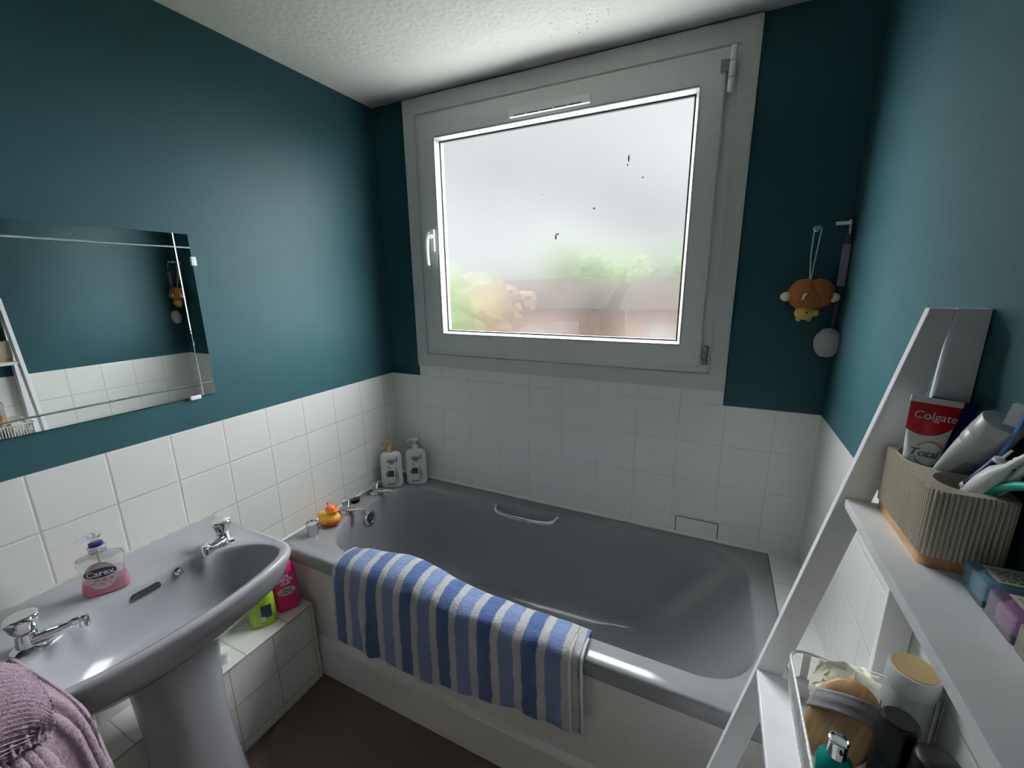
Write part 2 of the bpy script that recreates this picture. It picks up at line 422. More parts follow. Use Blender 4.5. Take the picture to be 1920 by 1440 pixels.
def pane_mat():
    m=bpy.data.materials.new('frosted_wet_glass'); m.use_nodes=True; t=m.node_tree; t.nodes.clear()
    out=nd(t,'ShaderNodeOutputMaterial')
    co=objco(t); s=nd(t,'ShaderNodeSeparateXYZ'); t.links.new(co,s.inputs[0])
    tr=nd(t,'ShaderNodeBsdfTransparent',inp={0:(.93,.95,.96,1)})
    rf=nd(t,'ShaderNodeBsdfRefraction',inp={0:(.95,.96,.97,1),1:.42,2:1.25})
    # drops of condensation, thickest over the lower part of the pane
    mp=nd(t,'ShaderNodeMapping',inp={'Scale':(1,1,.45)}); t.links.new(co,mp.inputs[0])
    n1=nz(t,170,3,mp.outputs[0],.7); n2=nz(t,60,2,mp.outputs[0])
    low=mth(t,'MULTIPLY',ramp(t,s.outputs[2],-.30,-.12,.22,.05),ramp(t,n2,.3,.65,.4,1))
    bmp=nd(t,'ShaderNodeBump',inp={'Distance':.004}); t.links.new(n1,bmp.inputs['Height']); t.links.new(low,bmp.inputs['Strength'])
    t.links.new(bmp.outputs[0],rf.inputs['Normal'])
    mx=nd(t,'ShaderNodeMixShader',inp={0:.86}); t.links.new(tr.outputs[0],mx.inputs[1]); t.links.new(rf.outputs[0],mx.inputs[2])
    gl=nd(t,'ShaderNodeBsdfGlossy',inp={1:.25}); fr=nd(t,'ShaderNodeFresnel',inp={0:1.3})
    m2=nd(t,'ShaderNodeMixShader'); t.links.new(mth(t,'MULTIPLY',fr.outputs[0],.5),m2.inputs[0]); t.links.new(mx.outputs[0],m2.inputs[1]); t.links.new(gl.outputs[0],m2.inputs[2])
    t.links.new(m2.outputs[0],out.inputs[0]); return m
def clear_mat():
    m=bpy.data.materials.new('clear_outer_glass'); m.use_nodes=True; t=m.node_tree; t.nodes.clear()
    out=nd(t,'ShaderNodeOutputMaterial'); tr=nd(t,'ShaderNodeBsdfTransparent',inp={0:(.97,.98,.98,1)}); t.links.new(tr.outputs[0],out.inputs[0]); return m
M['pane']=pane_mat(); M['pane_out']=clear_mat()
bm=B(); box(bm,gx0-.004,gx1+.004,.0,.005,gz0-.004,gz1+.004,mat=1)
for f in bm.faces:
    if f.calc_center_median().y<.0005: f.material_index=0
obj('window_pane',bm,['pane','pane_out'],win,world=True,smooth=False)
# small dirt marks on the pane
bm=B(); rnd=random.Random(3)
for (x,z,a,b) in ((1.115,1.925,.003,.012),(1.112,1.905,.0025,.004),(.855,1.685,.004,.010),(.862,1.695,.006,.003),(1.165,1.86,.003,.003),(.80,1.84,.002,.002),(1.0,1.775,.004,.004)):
    ellipsoid(bm,(x,-.001,z),(a,.0008,b),seg=10)
obj('glass_smudge',bm,'grey',win,world=True)
# trickle vent, handle, hinges
bm=B(); box(bm,.683,.984,-.046,-.028,2.104,2.130,.003)
v=obj('trickle_vent',bm,'white',win,world=True,smooth=False)
bm=B()
for k in range(5): box(bm,.705+k*.052,.748+k*.052,-.0475,-.044,2.106,2.1085)
obj('vent_slot',bm,'dark',v,smooth=False); 
for q in v.children: q.location=-win.location
bm=B(); box(bm,.300,.322,-.042,-.028,1.650,1.742,.004); hd=obj('window_handle',bm,'white',win,world=True,smooth=False)
bm=B(); tube(bm,[(.311,-.03,1.712),(.311,-.055,1.712)],.009,14)
pts=spline([(.316,-.058,1.722),(.308,-.064,1.716),(.3035,-.068,1.69),(.302,-.068,1.64),(.303,-.066,1.594)],6)
tube(bm,pts,[.010]*6+[.0095]*10+[.0085]*(len(pts)-16),12,.7)
hl=obj('lever',bm,'white',hd); hl.location=-win.location
def hinge(x,z0,z1,mat):
    bm=B(); L=(z1-z0)
    for a,b in ((0,.30),(.32,.66),(.68,1)): lathe(bm,[(.008,z0+a*L),(.0095,z0+a*L+.002),(.0095,z0+b*L-.002),(.008,z0+b*L)],14,c=(x,-.033))
    return bm
bm=hinge(1.410,2.062,2.182,'white'); h1=obj('hinge',bm,'white',win,world=True)
bm=B(); box(bm,1.378,1.402,-.036,-.029,2.118,2.150,.002); q=obj('hinge_plate',bm,'steel_dull',h1,smooth=False); q.location=-win.location
bm=hinge(1.410,1.236,1.30,'white'); h2=obj('hinge',bm,'steel_dull',win,world=True); h2['label']='rusty dark lower hinge'

# ------------------------------------------------------------------ outdoors, seen blurred through the pane
def out_mat(name,a,b,sc=3): 
    m,t,p=newmat(name); setp(p,Roughness=1.); p.inputs['Specular IOR Level'].default_value=0.; f=nz(t,sc,4); t.links.new(mixc(t,ramp(t,f,.35,.65),a,b),p.inputs['Base Color']); return m
M['lawn']=out_mat('outdoor_ground',(.020,.028,.016),(.030,.037,.022),.4)
M['hedge']=out_mat('hedge_green',(.020,.028,.015),(.036,.044,.024)); M['autumn']=out_mat('autumn_leaves',(.052,.037,.024),(.072,.052,.034))
M['brick']=out_mat('brown_brick',(.040,.027,.022),(.052,.036,.030),2); M['roof']=out_mat('roof_tile',(.010,.0088,.0084),(.014,.012,.0115),2); M['bark']=out_mat('bark',(.1,.07,.05),(.16,.12,.09),5)
M['bounce_pale']=out_mat('pale_bounce_ground',(.13,.13,.125),(.175,.173,.167),.8)
bm=B(); box(bm,-60,60,6.5,90,-3.2,-3.0); g=structure('ground_outside',bm,'lawn')
bm=B(); box(bm,-12,14,T+.02,6.5,-3.2,-3.0); g=structure('bounce_ground',bm,'bounce_pale')  # unseen pale ground, added to bounce daylight up onto the ceiling
def foliage(name,loc,r,n,mat,lab,cat,trunk=True,sd=1):
    t=thing(name,lab,cat,loc); rnd=random.Random(sd); bm=B()
    for k in range(n):
        c=(rnd.uniform(-.6,.6)*r[0],rnd.uniform(-.6,.6)*r[1],r[2]*(.9 if trunk else .5)+rnd.uniform(-.45,.5)*r[2]); s=rnd.uniform(.35,.6)*min(r)
        rr=bmesh.ops.create_icosphere(bm,subdivisions=3,radius=s)
        for v in rr['verts']: v.co=v.co*(1+.35*noise.noise(v.co*3/s+Vector(c)))+Vector(c)
    obj('leaves',bm,mat,t)
    if trunk:
        bm=B(); tube(bm,[(0,0,0),(.05,0,r[2]*.5),(0,.05,r[2])],[.16,.12,.06]); obj('trunk',bm,'bark',t)
    return t
foliage('garden_tree',(-4.3,7.0,-3.0),(1.3,1.2,3.2),26,'hedge','green tree blurred in the lower left of the frosted window','tree',True,4)
foliage('autumn_tree',(-4.6,10.5,-3.0),(1.1,1.0,3.0),18,'autumn','orange autumn tree blurred behind the frosted window, left of centre','tree',True,5)
foliage('far_hedge',(-2.5,36,-3.0),(13,1.8,6.4),80,'hedge','long distant green hedge blurred behind the frosted window','hedge',False,6)
def house(loc,w,d,h,lab):
    t=thing('house',lab,'house',loc)
    bm=B(); box(bm,-w/2,w/2,0,d,0,h); obj('house_wall',bm,'brick',t,smooth=False)
    bm=B(); loft(bm,[[Vector((x,-.3,h)),Vector((x,d+.3,h)),Vector((x,d/2,h+1.3))] for x in (-w/2-.3,w/2+.3)]); obj('roof',bm,'roof',t,smooth=False)
    for k in (-1,1):
        bm=B(); box(bm,k*w/4-.6,k*w/4+.6,-.06,.02,h*.5,h*.5+1.1); obj('house_window',bm,'gasket',t,smooth=False)
house((-6.2,17,-3.0),6.0,6,3.4,'brown house blurred behind the middle of the frosted window')
house((1.2,17,-3.0),6.5,6,3.4,'brown house blurred behind the right edge of the frosted window')

# ------------------------------------------------------------------ bath
bath=thing('bathtub','grey enamelled bathtub under the window','bathtub',(.838,-.35,0))
def dipy(r,z):          # the wall-side rim is wider round the grab handle
    out=[]
    for p in r:
        q=p.copy(); 
        if q.y>-.33: q.y-= .050*max(0,min(1,(1.25-q.x)/.85))*min(1,(q.y+.33)/.12)*(1 if z>.3 else .7)
        out.append(q)
    return out
bm=B(); k_,m_=10,16
rg=lambda x0,x1,y0,y1,r,z:rrect(x0,x1,y0,y1,r,z,k_,m_)
LIP=[rg(.0,1.675,-.698,-.0005,.006,.505),rg(.0,1.675,-.706,-.0005,.008,.508),rg(.0,1.675,-.708,-.0005,.010,.548),rg(.001,1.675,-.705,-.0005,.010,.557),rg(.003,1.674,-.698,-.001,.012,.560)]
INN=[(.094,1.616,-.636,-.036,(.13,.17,.19,.15),.560),(.099,1.611,-.631,-.041,(.13,.17,.19,.15),.557),(.104,1.606,-.626,-.046,(.13,.17,.19,.15),.549),(.112,1.585,-.620,-.054,(.13,.17,.19,.15),.50),(.128,1.52,-.606,-.074,(.14,.17,.18,.15),.40),(.150,1.42,-.590,-.094,(.15,.16,.17,.16),.28),(.18,1.33,-.565,-.118,(.15,.15,.15,.15),.205),(.23,1.25,-.535,-.150,(.12,.12,.12,.12),.178),(.40,1.0,-.42,-.25,(.06,.06,.06,.06),.170)]
rings=LIP+[dipy(rg(*a[:4],list(a[4]),a[5]),a[5]) for a in INN]
loft(bm,rings,False,True)
obj('tub',bm,'bath',bath,world=True,ang=55)
bm=B(); box(bm,.0,1.675,-.675,-.660,.150,.512,.002); obj('bath_panel',bm,'panel',bath,world=True,smooth=False)
bm=B(); loft(bm,[[Vector((x,-.690,.0)),Vector((x,-.690,.150)),Vector((x,-.686,.158)),Vector((x,-.674,.172)),Vector((x,-.655,.172)),Vector((x,-.655,0))] for x in (.002,1.675)]); obj('plinth',bm,'panel',bath,world=True,smooth=False)
# overflow on the tap end, waste, grab handle
bm=B(); lathe(bm,[(.0,.0),(.030,0),(.033,.002),(.033,.006),(.027,.010),(.021,.010),(.019,.006),(.0,.006)],28,cap0=False,cap1=False)
ov=obj('overflow',xf(bm,Matrix.Translation((.113,-.350,.503))@Matrix.Rotation(R(83),4,'Y')),'chrome',bath,world=True)
bm=B(); lathe(bm,[(0,.0055),(.0185,.0055),(.0185,.0065),(0,.0065)],24,cap0=False,cap1=False)
q=obj('overflow_hole',xf(bm,Matrix.Translation((.113,-.350,.503))@Matrix.Rotation(R(83),4,'Y')),'dark',ov); q.location=-bath.location
bm=B()
for a in (0,R(60),R(120)): box(bm,-.017,.017,-.0018,.0018,.007,.010); bmesh.ops.rotate(bm,cent=(0,0,0),matrix=Matrix.Rotation(R(60),3,'Z'),verts=bm.verts[:])
q=obj('overflow_grille',xf(bm,Matrix.Translation((.113,-.350,.503))@Matrix.Rotation(R(83),4,'Y')),'chrome',ov,smooth=False); q.location=-bath.location
bm=B(); lathe(bm,[(0,.171),(.030,.171),(.034,.175),(.030,.178),(.020,.176),(0,.176)],28,c=(.40,-.335),cap0=False,cap1=False); obj('waste',bm,'chrome',bath,world=True)
# grab handle in its scooped recess on the wall side
bm=B(); pts=spline([(.618,-.090,.548),(.632,-.116,.538),(.68,-.124,.533),(.76,-.125,.531),(.85,-.120,.534),(.892,-.110,.540),(.905,-.078,.548)],8)
tube(bm,pts,.0098,14,.8); obj('grab_handle',bm,'chrome',bath,world=True)

def knob_bm(r=.022,h=.036,n=40):
    bm=B(); prof=[(r*.50,0),(r*.62,.003),(r*.80,h*.35),(r*.98,h*.78),(r,h*.88),(r*.93,h*.97),(r*.8,h),(0,h)]
    rs=[]
    for q,z in prof: rs.append([Vector(((q*(1+.035*math.cos(8*2*PI*i/n)*(1 if .003<z<h*.9 else 0)))*math.cos(2*PI*i/n),(q*(1+.035*math.cos(8*2*PI*i/n)*(1 if .003<z<h*.9 else 0)))*math.sin(2*PI*i/n),z)) for i in range(n)])
    loft(bm,rs,True,False); return bm
def tap(parent,loc,rz,scale=1.,L=.10,kr=.024,kz=.031):
    """pillar tap: flange and spout body, domed knob on top"""
    bm=B(); lathe(bm,[(.0,0),(.025,0),(.026,.003),(.022,.006),(.017,.008),(.0155,.03),(.016,.034),(.010,.04),(0,.04)],28,cap0=False,cap1=False)
    pts=spline([(.004,0,.016),(.03,0,.019),(.06,0,.025),(L-.012,0,.031),(L,0,.031)],6)
    n=len(pts); tube(bm,pts,[.0125-.0055*min(1,i/(n-6)) for i in range(n)],14,1.15)
    lathe(bm,[(.0075,.014),(.0085,.016),(.0085,.033),(.006,.038),(0,.039)],16,c=(L,0))
    mt=Matrix.Translation(Vector(loc)-parent.location)@Matrix.Rotation(rz,4,'Z')@Matrix.Scale(scale,4)
    t=obj('tap',xf(bm,mt),'chrome',parent)
    k=knob_bm(kr,.038); obj('tap_knob',xf(k,mt@Matrix.Translation((0,0,kz))),'chrome',t)
    return t
tap(bath,(.064,-.425,.560),R(4),.92); tap(bath,(.058,-.245,.560),R(4),.92)

# black plug by the tap, chrome cup, duck
t=thing('bath_plug','round black rubber bath plug behind the nearer bath tap','plug',(.034,-.345,.560),(0,R(-8),0))
bm=B(); lathe(bm,[(.0,.0),(.017,.0),(.021,.010),(.022,.013),(.020,.016),(.0,.016)],28,cap0=False,cap1=False); obj('stopper',bm,'black',t)
bm=B(); tube(bm,[(.008*math.cos(2*PI*i/16),0,.020+.008*math.sin(2*PI*i/16)) for i in range(16)],.0012,6,closed=True); obj('ring',bm,'chrome',t)
t=thing('chrome_cup','small round chrome cup next to the rubber duck','cup',(.072,-.604,.560))
bm=B(); lathe(bm,[(.0,.001),(.021,.0),(.0225,.002),(.0215,.008),(.0215,.030),(.0235,.044),(.025,.049),(.0245,.051),(.021,.051),(.019,.046),(.0,.045)],40,cap0=False,cap1=False); obj('cup_body',bm,'chrome',t)

def duck():
    t=thing('rubber_duck','orange and yellow rubber duck by the taps on the bath corner','rubber duck',(.077,-.525,.560),(0,0,R(12)))
    bm=B()
    # body, tail and chest in one closed loft along x
    st=[(-.050,.046,.003),(-.046,.043,.008),(-.038,.034,.019),(-.026,.0275,.026),(-.008,.026,.0305),(.010,.0265,.032),(.026,.0275,.029),(.038,.029,.022),(.045,.030,.012),(.0475,.030,.004)]
    n=28; rs=[]
    for x,zc,r in st:
        ring=[]
        for i in range(n):
            a=2*PI*i/n; z=zc+r*math.sin(a)*.92; ring.append(Vector((x,r*1.0*math.cos(a),max(z,0))))
        rs.append(ring)
    loft(bm,rs)
    for f in bm.faces:
        c=f.calc_center_median(); f.material_index=0
    b=obj('body',bm,['duck_body'],t)
    bm=B(); ellipsoid(bm,(.012,0,.070),(.0225,.021,.0215)); h=obj('head',bm,['duck_head'],t)
    bm=B(); rs=[]
    for x,zr,yr,zc in ((.028,.006,.012,.068),(.036,.006,.0125,.066),(.044,.0035,.010,.067),(.048,.0012,.005,.069)):
        rs.append([Vector((x,yr*math.cos(2*PI*i/14),zc+zr*math.sin(2*PI*i/14))) for i in range(14)])
    loft(bm,rs); obj('beak',bm,'orange',h)
    for s in (-1,1):
        bm=B(); ellipsoid(bm,(.0285,s*.0115,.0765),(.0025,.0022,.0032),seg=12); obj('eye',bm,'black',h)
    bm=B(); tube(bm,[(-.001,0,.089),(-.003,0,.094),(-.006,0,.098)],[.003,.0022,.001],8); obj('tuft',bm,'leaf',h)
    for s in (-1,1):
        bm=B(); ellipsoid(bm,(-.008,s*.027,.030),(.024,.007,.014)); obj('wing',bm,'yellow',t)
    t.scale=(1.,1.,1.)
    return t
def duck_mat(name,split,lo,hi,soft,invert=False):
    m,t,p=newmat(name); setp(p,Roughness=.28); s=nd(t,'ShaderNodeSeparateXYZ'); t.links.new(objco(t),s.inputs[0])
    f=ramp(t,mth(t,'ADD',s.outputs[2],mth(t,'MULTIPLY',nz(t,120,3),.008)),split-soft,split+soft,0,1)
    t.links.new(mixc(t,f,lo,hi),p.inputs['Base Color']); return m
M['duck_body']=duck_mat('duck_body_paint',.038,(.72,.085,.01),(.76,.44,.04),.008)
M['duck_head']=duck_mat('duck_head_paint',.0785,(.80,.45,.05),(.80,.12,.03),.004)
duck()

# ------------------------------------------------------------------ shampoo bottles
def leaf_print(parent,half):
    rnd=random.Random(11); bm=B()
    def blade(x,z,a,l,w):
        d=Vector((math.sin(a),0,math.cos(a))); n=Vector((d.z,0,-d.x)); p=Vector((x,0,z))
        return [p-n*w*.4,p+d*l*.5-n*w,p+d*l,p+d*l*.5+n*w,p+n*w*.4]
    polys=[]
    for q in range(7): polys.append(blade(-.004+.004*q*.6,.118,R(-60+20*q),.020+.004*(q%2),.0022))
    for q in range(6): polys.append(blade(-.012,.062,R(-150+26*q),.018,.0022))
    for x in (.024,.030,.019): polys.append(blade(x,.02,R(2),.085 if x!=.030 else .06,.0018))
    polys.append(blade(.026,.118,R(12),.030,.003)); polys.append(blade(-.002,.088,R(-38),.022,.0025))
    for q in range(9): x=-.022+q*.0048; polys.append([Vector((x,0,.014)),Vector((x+.0035,0,.014)),Vector((x+.0035,0,.018+.005*(q%3))),Vector((x,0,.019+.003*(q%2)))])
    for q in range(8): x=-.006+q*.0028; polys.append([Vector((x,0,.110)),Vector((x+.0018,0,.110)),Vector((x+.0018,0,.118)),Vector((x,0,.1165))])
    sq=[Vector((-.014,0,.052)),Vector((.013,0,.054)),Vector((.013,0,.082)),Vector((-.014,0,.080))]
    def curve(v): # lay the print on the curved front
        x=v.x; q=min(.995,abs(x)/half[0]); y=-half[1]*(1-q**2.6)**(1/2.6)-.0005; return Vector((x,y,v.z))
    for ps in polys: bm.faces.new([bm.verts.new(curve(v)) for v in ps])
    r=bmesh.ops.extrude_face_region(bm,geom=bm.faces[:]); bmesh.ops.translate(bm,verts=[v for v in r['geom'] if isinstance(v,bmesh.types.BMVert)],vec=(0,-.0003,0))
    obj('leaf_print',bm,'leaf',parent,smooth=False)
    bm=B(); n=8
    for i in range(n):
        a,b=-.014+.027*i/n,-.014+.027*(i+1)/n
        bm.faces.new([bm.verts.new(curve(Vector((x,0,z)))+Vector((0,-.0002,0))) for x,z in ((a,.052),(b,.052),(b,.081),(a,.081))])
    bmesh.ops.remove_doubles(bm,verts=bm.verts[:],dist=1e-6)
    obj('label_patch',bm,'dkgreen',parent,smooth=False)
def shampoo(loc,rz,pump,label,down):
    t=thing('shampoo_bottle',label,'bottle',loc,(0,0,rz),'pair of pump bottles in the bath corner')
    a,b=.050,.027; bm=B()
    lathe(bm,[(.90,.0),(.97,.003),(1.0,.010),(1.0,.120),(.99,.138),(.93,.149),(.80,.155),(.55,.159),(.35,.160)],48,sx=a,sy=b,pw=2.6)
    t.scale=(1,1,1.10); body=obj('bottle_body',bm,'bottle_white',t); leaf_print(body,(a,b))
    bm=B(); lathe(bm,[(.013,.159),(.014,.161),(.014,.172),(.0125,.175),(.0125,.180),(.006,.182),(.0,.182)],24,cap0=False,cap1=False)
    p=obj('pump_collar',bm,pump,t)
    bm=B(); lathe(bm,[(.0045,.180),(.0045,.200)],14); obj('pump_stem',bm,'white',p)
    bm=B(); lathe(bm,[(.0,.197),(.011,.198),(.0165,.202),(.017,.207),(.013,.210),(0,.211)],26,cap0=False,cap1=False)
    tube(bm,[(0,0,.205),(-.02,-.002,.206),(-.034,-.004,.203),(-.037,-.004,.197)],[.006,.005,.0045,.004],10)
    obj('pump_head',bm,pump,t); return t
shampoo((.078,-.146,.560),R(36),'gold','white pump bottle with gold pump, nearer of two in the bath corner',0)
shampoo((.166,-.068,.560),R(26),'white','white pump bottle with white pump standing against the window wall',0)

# ------------------------------------------------------------------ towel over the bath edge
def towel():
    t=thing('towel','blue and white striped towel hung over the bath edge','towel',(.74,-.70,.565))
    def prof(x,off):
        bul=.030*math.exp(-((x-.56)/.20)**2)+.006*math.exp(-((x-.36)/.05)**2)-.0; hem=.272+.0*x+max(0,(x-.72))*.19
        yf=-.719-off+.0
        return [(-.604+.02*math.exp(-((x-.55)/.15)**2)+off*.3,.47),(-.612+.025*math.exp(-((x-.55)/.17)**2),.53),(-.622+.034*math.exp(-((x-.54)/.18)**2),.566+bul*.55),(-.645+.020*math.exp(-((x-.55)/.2)**2),.574+bul+off*.5),(-.680,.576+bul*.75+off*.8),(-.706-off*.5,.571+bul*.25+off*.6),(-.719-off,.548),(-.722-off,.48),(yf-.002,.40),(yf-.001,.33),(yf,hem)]
    def surf(x0f,x1f,off,wave,hemd=0.,seed=0,uoff=0.):
        nv=66
        def f(u,v):
            xm=.285+u*(x1f-.285)
            P=[Vector((0,a,b)) for a,b in prof(xm,off)]
            L=spline(P,6); q=v*(len(L)-1); i=min(int(q),len(L)-2); p=L[i].lerp(L[i+1],q-i)
            dn=max(0,(.55-p.z)/.28) if v>.5 else 0
            x=x0f+(x1f-x0f)*u+(-.022*(1-u)+.012*u)*dn
            wv=wave*dn*(math.sin(xm*26+seed)*.6+math.sin(xm*51+1.3*seed)*.35)
            fold=-.012*math.exp(-((xm-.405-.05*dn)/.016)**2)*(.25+.75*min(1,dn*3))*(v>.35)
            tw=.004*noise.noise(Vector((xm*14,v*9,seed)))
            y=p.y+wv+fold+(tw if v>.3 else 0); z=p.z+.003*noise.noise(Vector((xm*20,v*12,4+seed)))*(1 if v<.6 else .4)-hemd*dn
            return Vector((x,min(y,-.7135) if (v>.55 and p.z<.545) else y,z))
        bm=B(); grid(bm,f,110,nv,lambda u,v:((x0f+(x1f-x0f)*u)+uoff,v)); return bm,f
    def add(name,bm,th,mat='towel'):
        for v in bm.verts: v.co-=t.location
        o=obj(name,bm,mat,t,ang=180); md=o.modifiers.new('thick','SOLIDIFY'); md.thickness=th; md.offset=1; md.use_rim=True; return o
    bm,f=surf(.318,1.168,.008,.005,0,1); top=add('outer_fold',bm,.007)
    bm,f2=surf(.312,1.198,.0,.003,.004,2,.05); add('inner_fold',bm,.006)
    for ff,u,nm in ((f,1.,'binding'),(f2,1.,'binding'),(f2,0.,'binding')):
        bm=B(); tube(bm,[ff(u,.33+.67*i/40)+Vector((0,-.004,.002)) for i in range(41)],.0045,8)
        for v in bm.verts: v.co-=t.location
        obj(nm,bm,'towel_edge',t)
towel()

# ------------------------------------------------------------------ basin
basin=thing('washbasin','grey ceramic pedestal washbasin below the mirror','washbasin',(.23,-1.175,0))
CY=-1.175
def sym(half): # half outline from back centre round +y side to front centre; mirrored in y
    a=[Vector((x,y,0)) for x,y in half]; return a+[Vector((p.x,2*CY-p.y,0)) for p in a[-2:0:-1]]
def resample(poly,n,c):
    out=[]
    for i in range(n):
        a=2*PI*i/n; d=Vector((math.cos(a),math.sin(a),0)); best=None
        for k in range(len(poly)):
            p=poly[k]-c; q=poly[(k+1)%len(poly)]-c; e=q-p
            den=d.x*e.y-d.y*e.x
            if abs(den)<1e-12: continue
            s=(p.x*e.y-p.y*e.x)/den; u=(p.x*d.y-p.y*d.x)/den
            if s>0 and -1e-6<=u<=1+1e-6 and (best is None or s>best): best=s
        out.append(c+d*best)
    return out
cc=Vector((.300,CY,0)); NB=160
outer=sym([(0,CY),(0,-1.0),(0,-.906),(.004,-.902)]+[tuple(p.xy) for p in spline([(.15,-.901,0),(.27,-.899,0),(.345,-.900,0),(.388,-.911,0),(.414,-.940,0),(.432,-.995,0),(.442,-1.06,0),(.449,-1.13,0),(.451,CY,0)],6)])
bowl=sym([tuple(p.xy) for p in spline([(.172,CY,0),(.172,-1.12,0),(.178,-1.062,0),(.205,-1.043,0),(.207,-1.015,0),(.226,-.984,0),(.262,-.952,0),(.305,-.932,0),(.350,-.928,0),(.382,-.940,0),(.403,-.985,0),(.417,-1.04,0),(.426,-1.11,0),(.428,CY,0)],5)])
RO=resample(outer,NB,cc); RB=resample(bowl,NB,cc)
def shrink(r,k,z,c=cc): return [Vector((c.x+(p.x-c.x)*k,c.y+(p.y-c.y)*k,z)) for p in r]
def inset(r,d,z): 
    out=[]
    for p in r:
        v=p-cc; l=v.length; q=cc+v*(1-d/l); out.append(Vector((max(q.x,.001) if p.x<.002 else q.x,q.y,z)))
    return out
def under(r,k,z,c=Vector((.18,CY,0))): 
    return [Vector((max(.001,c.x+(p.x-c.x)*k) if p.x>.003 else .001,c.y+(p.y-c.y)*k,z)) for p in r]
def sadd(r,f): return [Vector((p.x,p.y,p.z+f(p))) for p in r]
RS=[Vector((.303+.124*math.copysign(abs(math.cos(a))**.85,math.cos(a)),CY+.245*math.copysign(abs(math.sin(a))**.9,math.sin(a)),0)) for a in [2*PI*i/360 for i in range(360)]]; RS=resample(RS,NB,cc)
BL=lambda k:[RB[i].lerp(RS[i],k) for i in range(NB)]
edgez=lambda p:.006*max(0,min(1,(.40-p.x)/.2)) # rim is a touch higher to the wall
rings=[under(RO,.30,.56),under(RO,.42,.60),under(RO,.70,.650),under(RO,.84,.690),inset(RO,.042,.704),inset(RO,.028,.718),inset(RO,.016,.742),inset(RO,.003,.770),inset(RO,.0,.781),inset(RO,.003,.789),inset(RO,.008,.7915),inset(RO,.013,.790)]
mid=[RO[i].lerp(RB[i],.62) for i in range(NB)]
rings+=[[Vector((p.x,p.y,.7855 if p.x<.33 else .789)) for p in mid],[Vector((p.x,p.y,.786)) for p in RB],inset(RB,.004,.783),inset(RB,.008,.775),shrink(BL(.3),.925,.757),shrink(BL(.7),.89,.735),shrink(RS,.84,.705),shrink(RS,.74,.675),shrink(RS,.55,.652),shrink(RS,.30,.643),shrink(RS,.10,.640)]
bm=B(); loft(bm,rings,True,True); obj('bowl',bm,'basin',basin,world=True,ang=60)
bm=B(); ring_=[]
for z,rx,ry,x in ((.0,.125,.118,.20),(.02,.123,.115,.20),(.10,.112,.104,.205),(.22,.100,.092,.21),(.36,.094,.086,.21),(.50,.098,.090,.21),(.58,.108,.100,.205),(.66,.118,.115,.20)):
    ring_.append([Vector((x+rx*math.copysign(abs(math.cos(a))**.75,math.cos(a)),CY+.012+ry*math.copysign(abs(math.sin(a))**.75,math.sin(a)),z)) for a in [2*PI*i/56 for i in range(56)]])
loft(bm,ring_); obj('pedestal',bm,'basin',basin,world=True)
tap(basin,(.188,CY+.198,.7855),R(-62),1.06,.075); tap(basin,(.196,CY-.203,.7855),R(52),1.12,.080)
bm=B(); pts=[(.1865,-1.200,.770),(.1865,-1.146,.770)]
rg_=[]
for dx in (0,.004): 
    o=[]
    for i in range(24):
        a=2*PI*i/24; o.append(Vector((.1825+dx-.0026*math.sin(a),CY+.003+(.024 if math.cos(a)>0 else -.024)+.0068*math.cos(a),.7640+.0068*math.sin(a))))
    rg_.append(o)
loft(bm,rg_); obj('overflow_slot',bm,'dark',basin,world=True)
bm=B(); lathe(bm,[(0,0),(.009,0),(.010,.002),(.006,.004),(.0045,.014),(.006,.016),(0,.017)],16,cap0=False,cap1=False); xf(bm,Matrix.Translation((.182,-1.098,.770))@Matrix.Rotation(R(80),4,'Y'))
tube(bm,[(.192+.005*math.cos(2*PI*i/14),-1.098,.768+.007*math.sin(2*PI*i/14)) for i in range(14)],.0012,6,closed=True)
obj('chain_stay',bm,'chrome',basin,world=True)
bm=B(); lathe(bm,[(0,.641),(.020,.641),(.023,.643),(.020,.646),(.012,.643),(0,.643)],28,c=(cc.x,CY),cap0=False,cap1=False); obj('waste',bm,'chrome',basin,world=True)
bm=bead('c',(.003,-1.45,.791),(.003,-.905,.791),.0045); obj('sealant',bm,'caulk_dirty',basin,world=True)
# short white waste pipe stub behind the pedestal
bm=B(); tube(bm,[(.10,-1.0,.340),(.10,-1.0,.375)],.016,16); lathe(bm,[(.019,.368),(.020,.372),(.020,.380),(.017,.384),(0,.384)],18,c=(.10,-1.0)); tag(obj('pipe_stub',bm,'white'),'white capped pipe stub on the tiled boxing beside the basin pedestal','pipe')

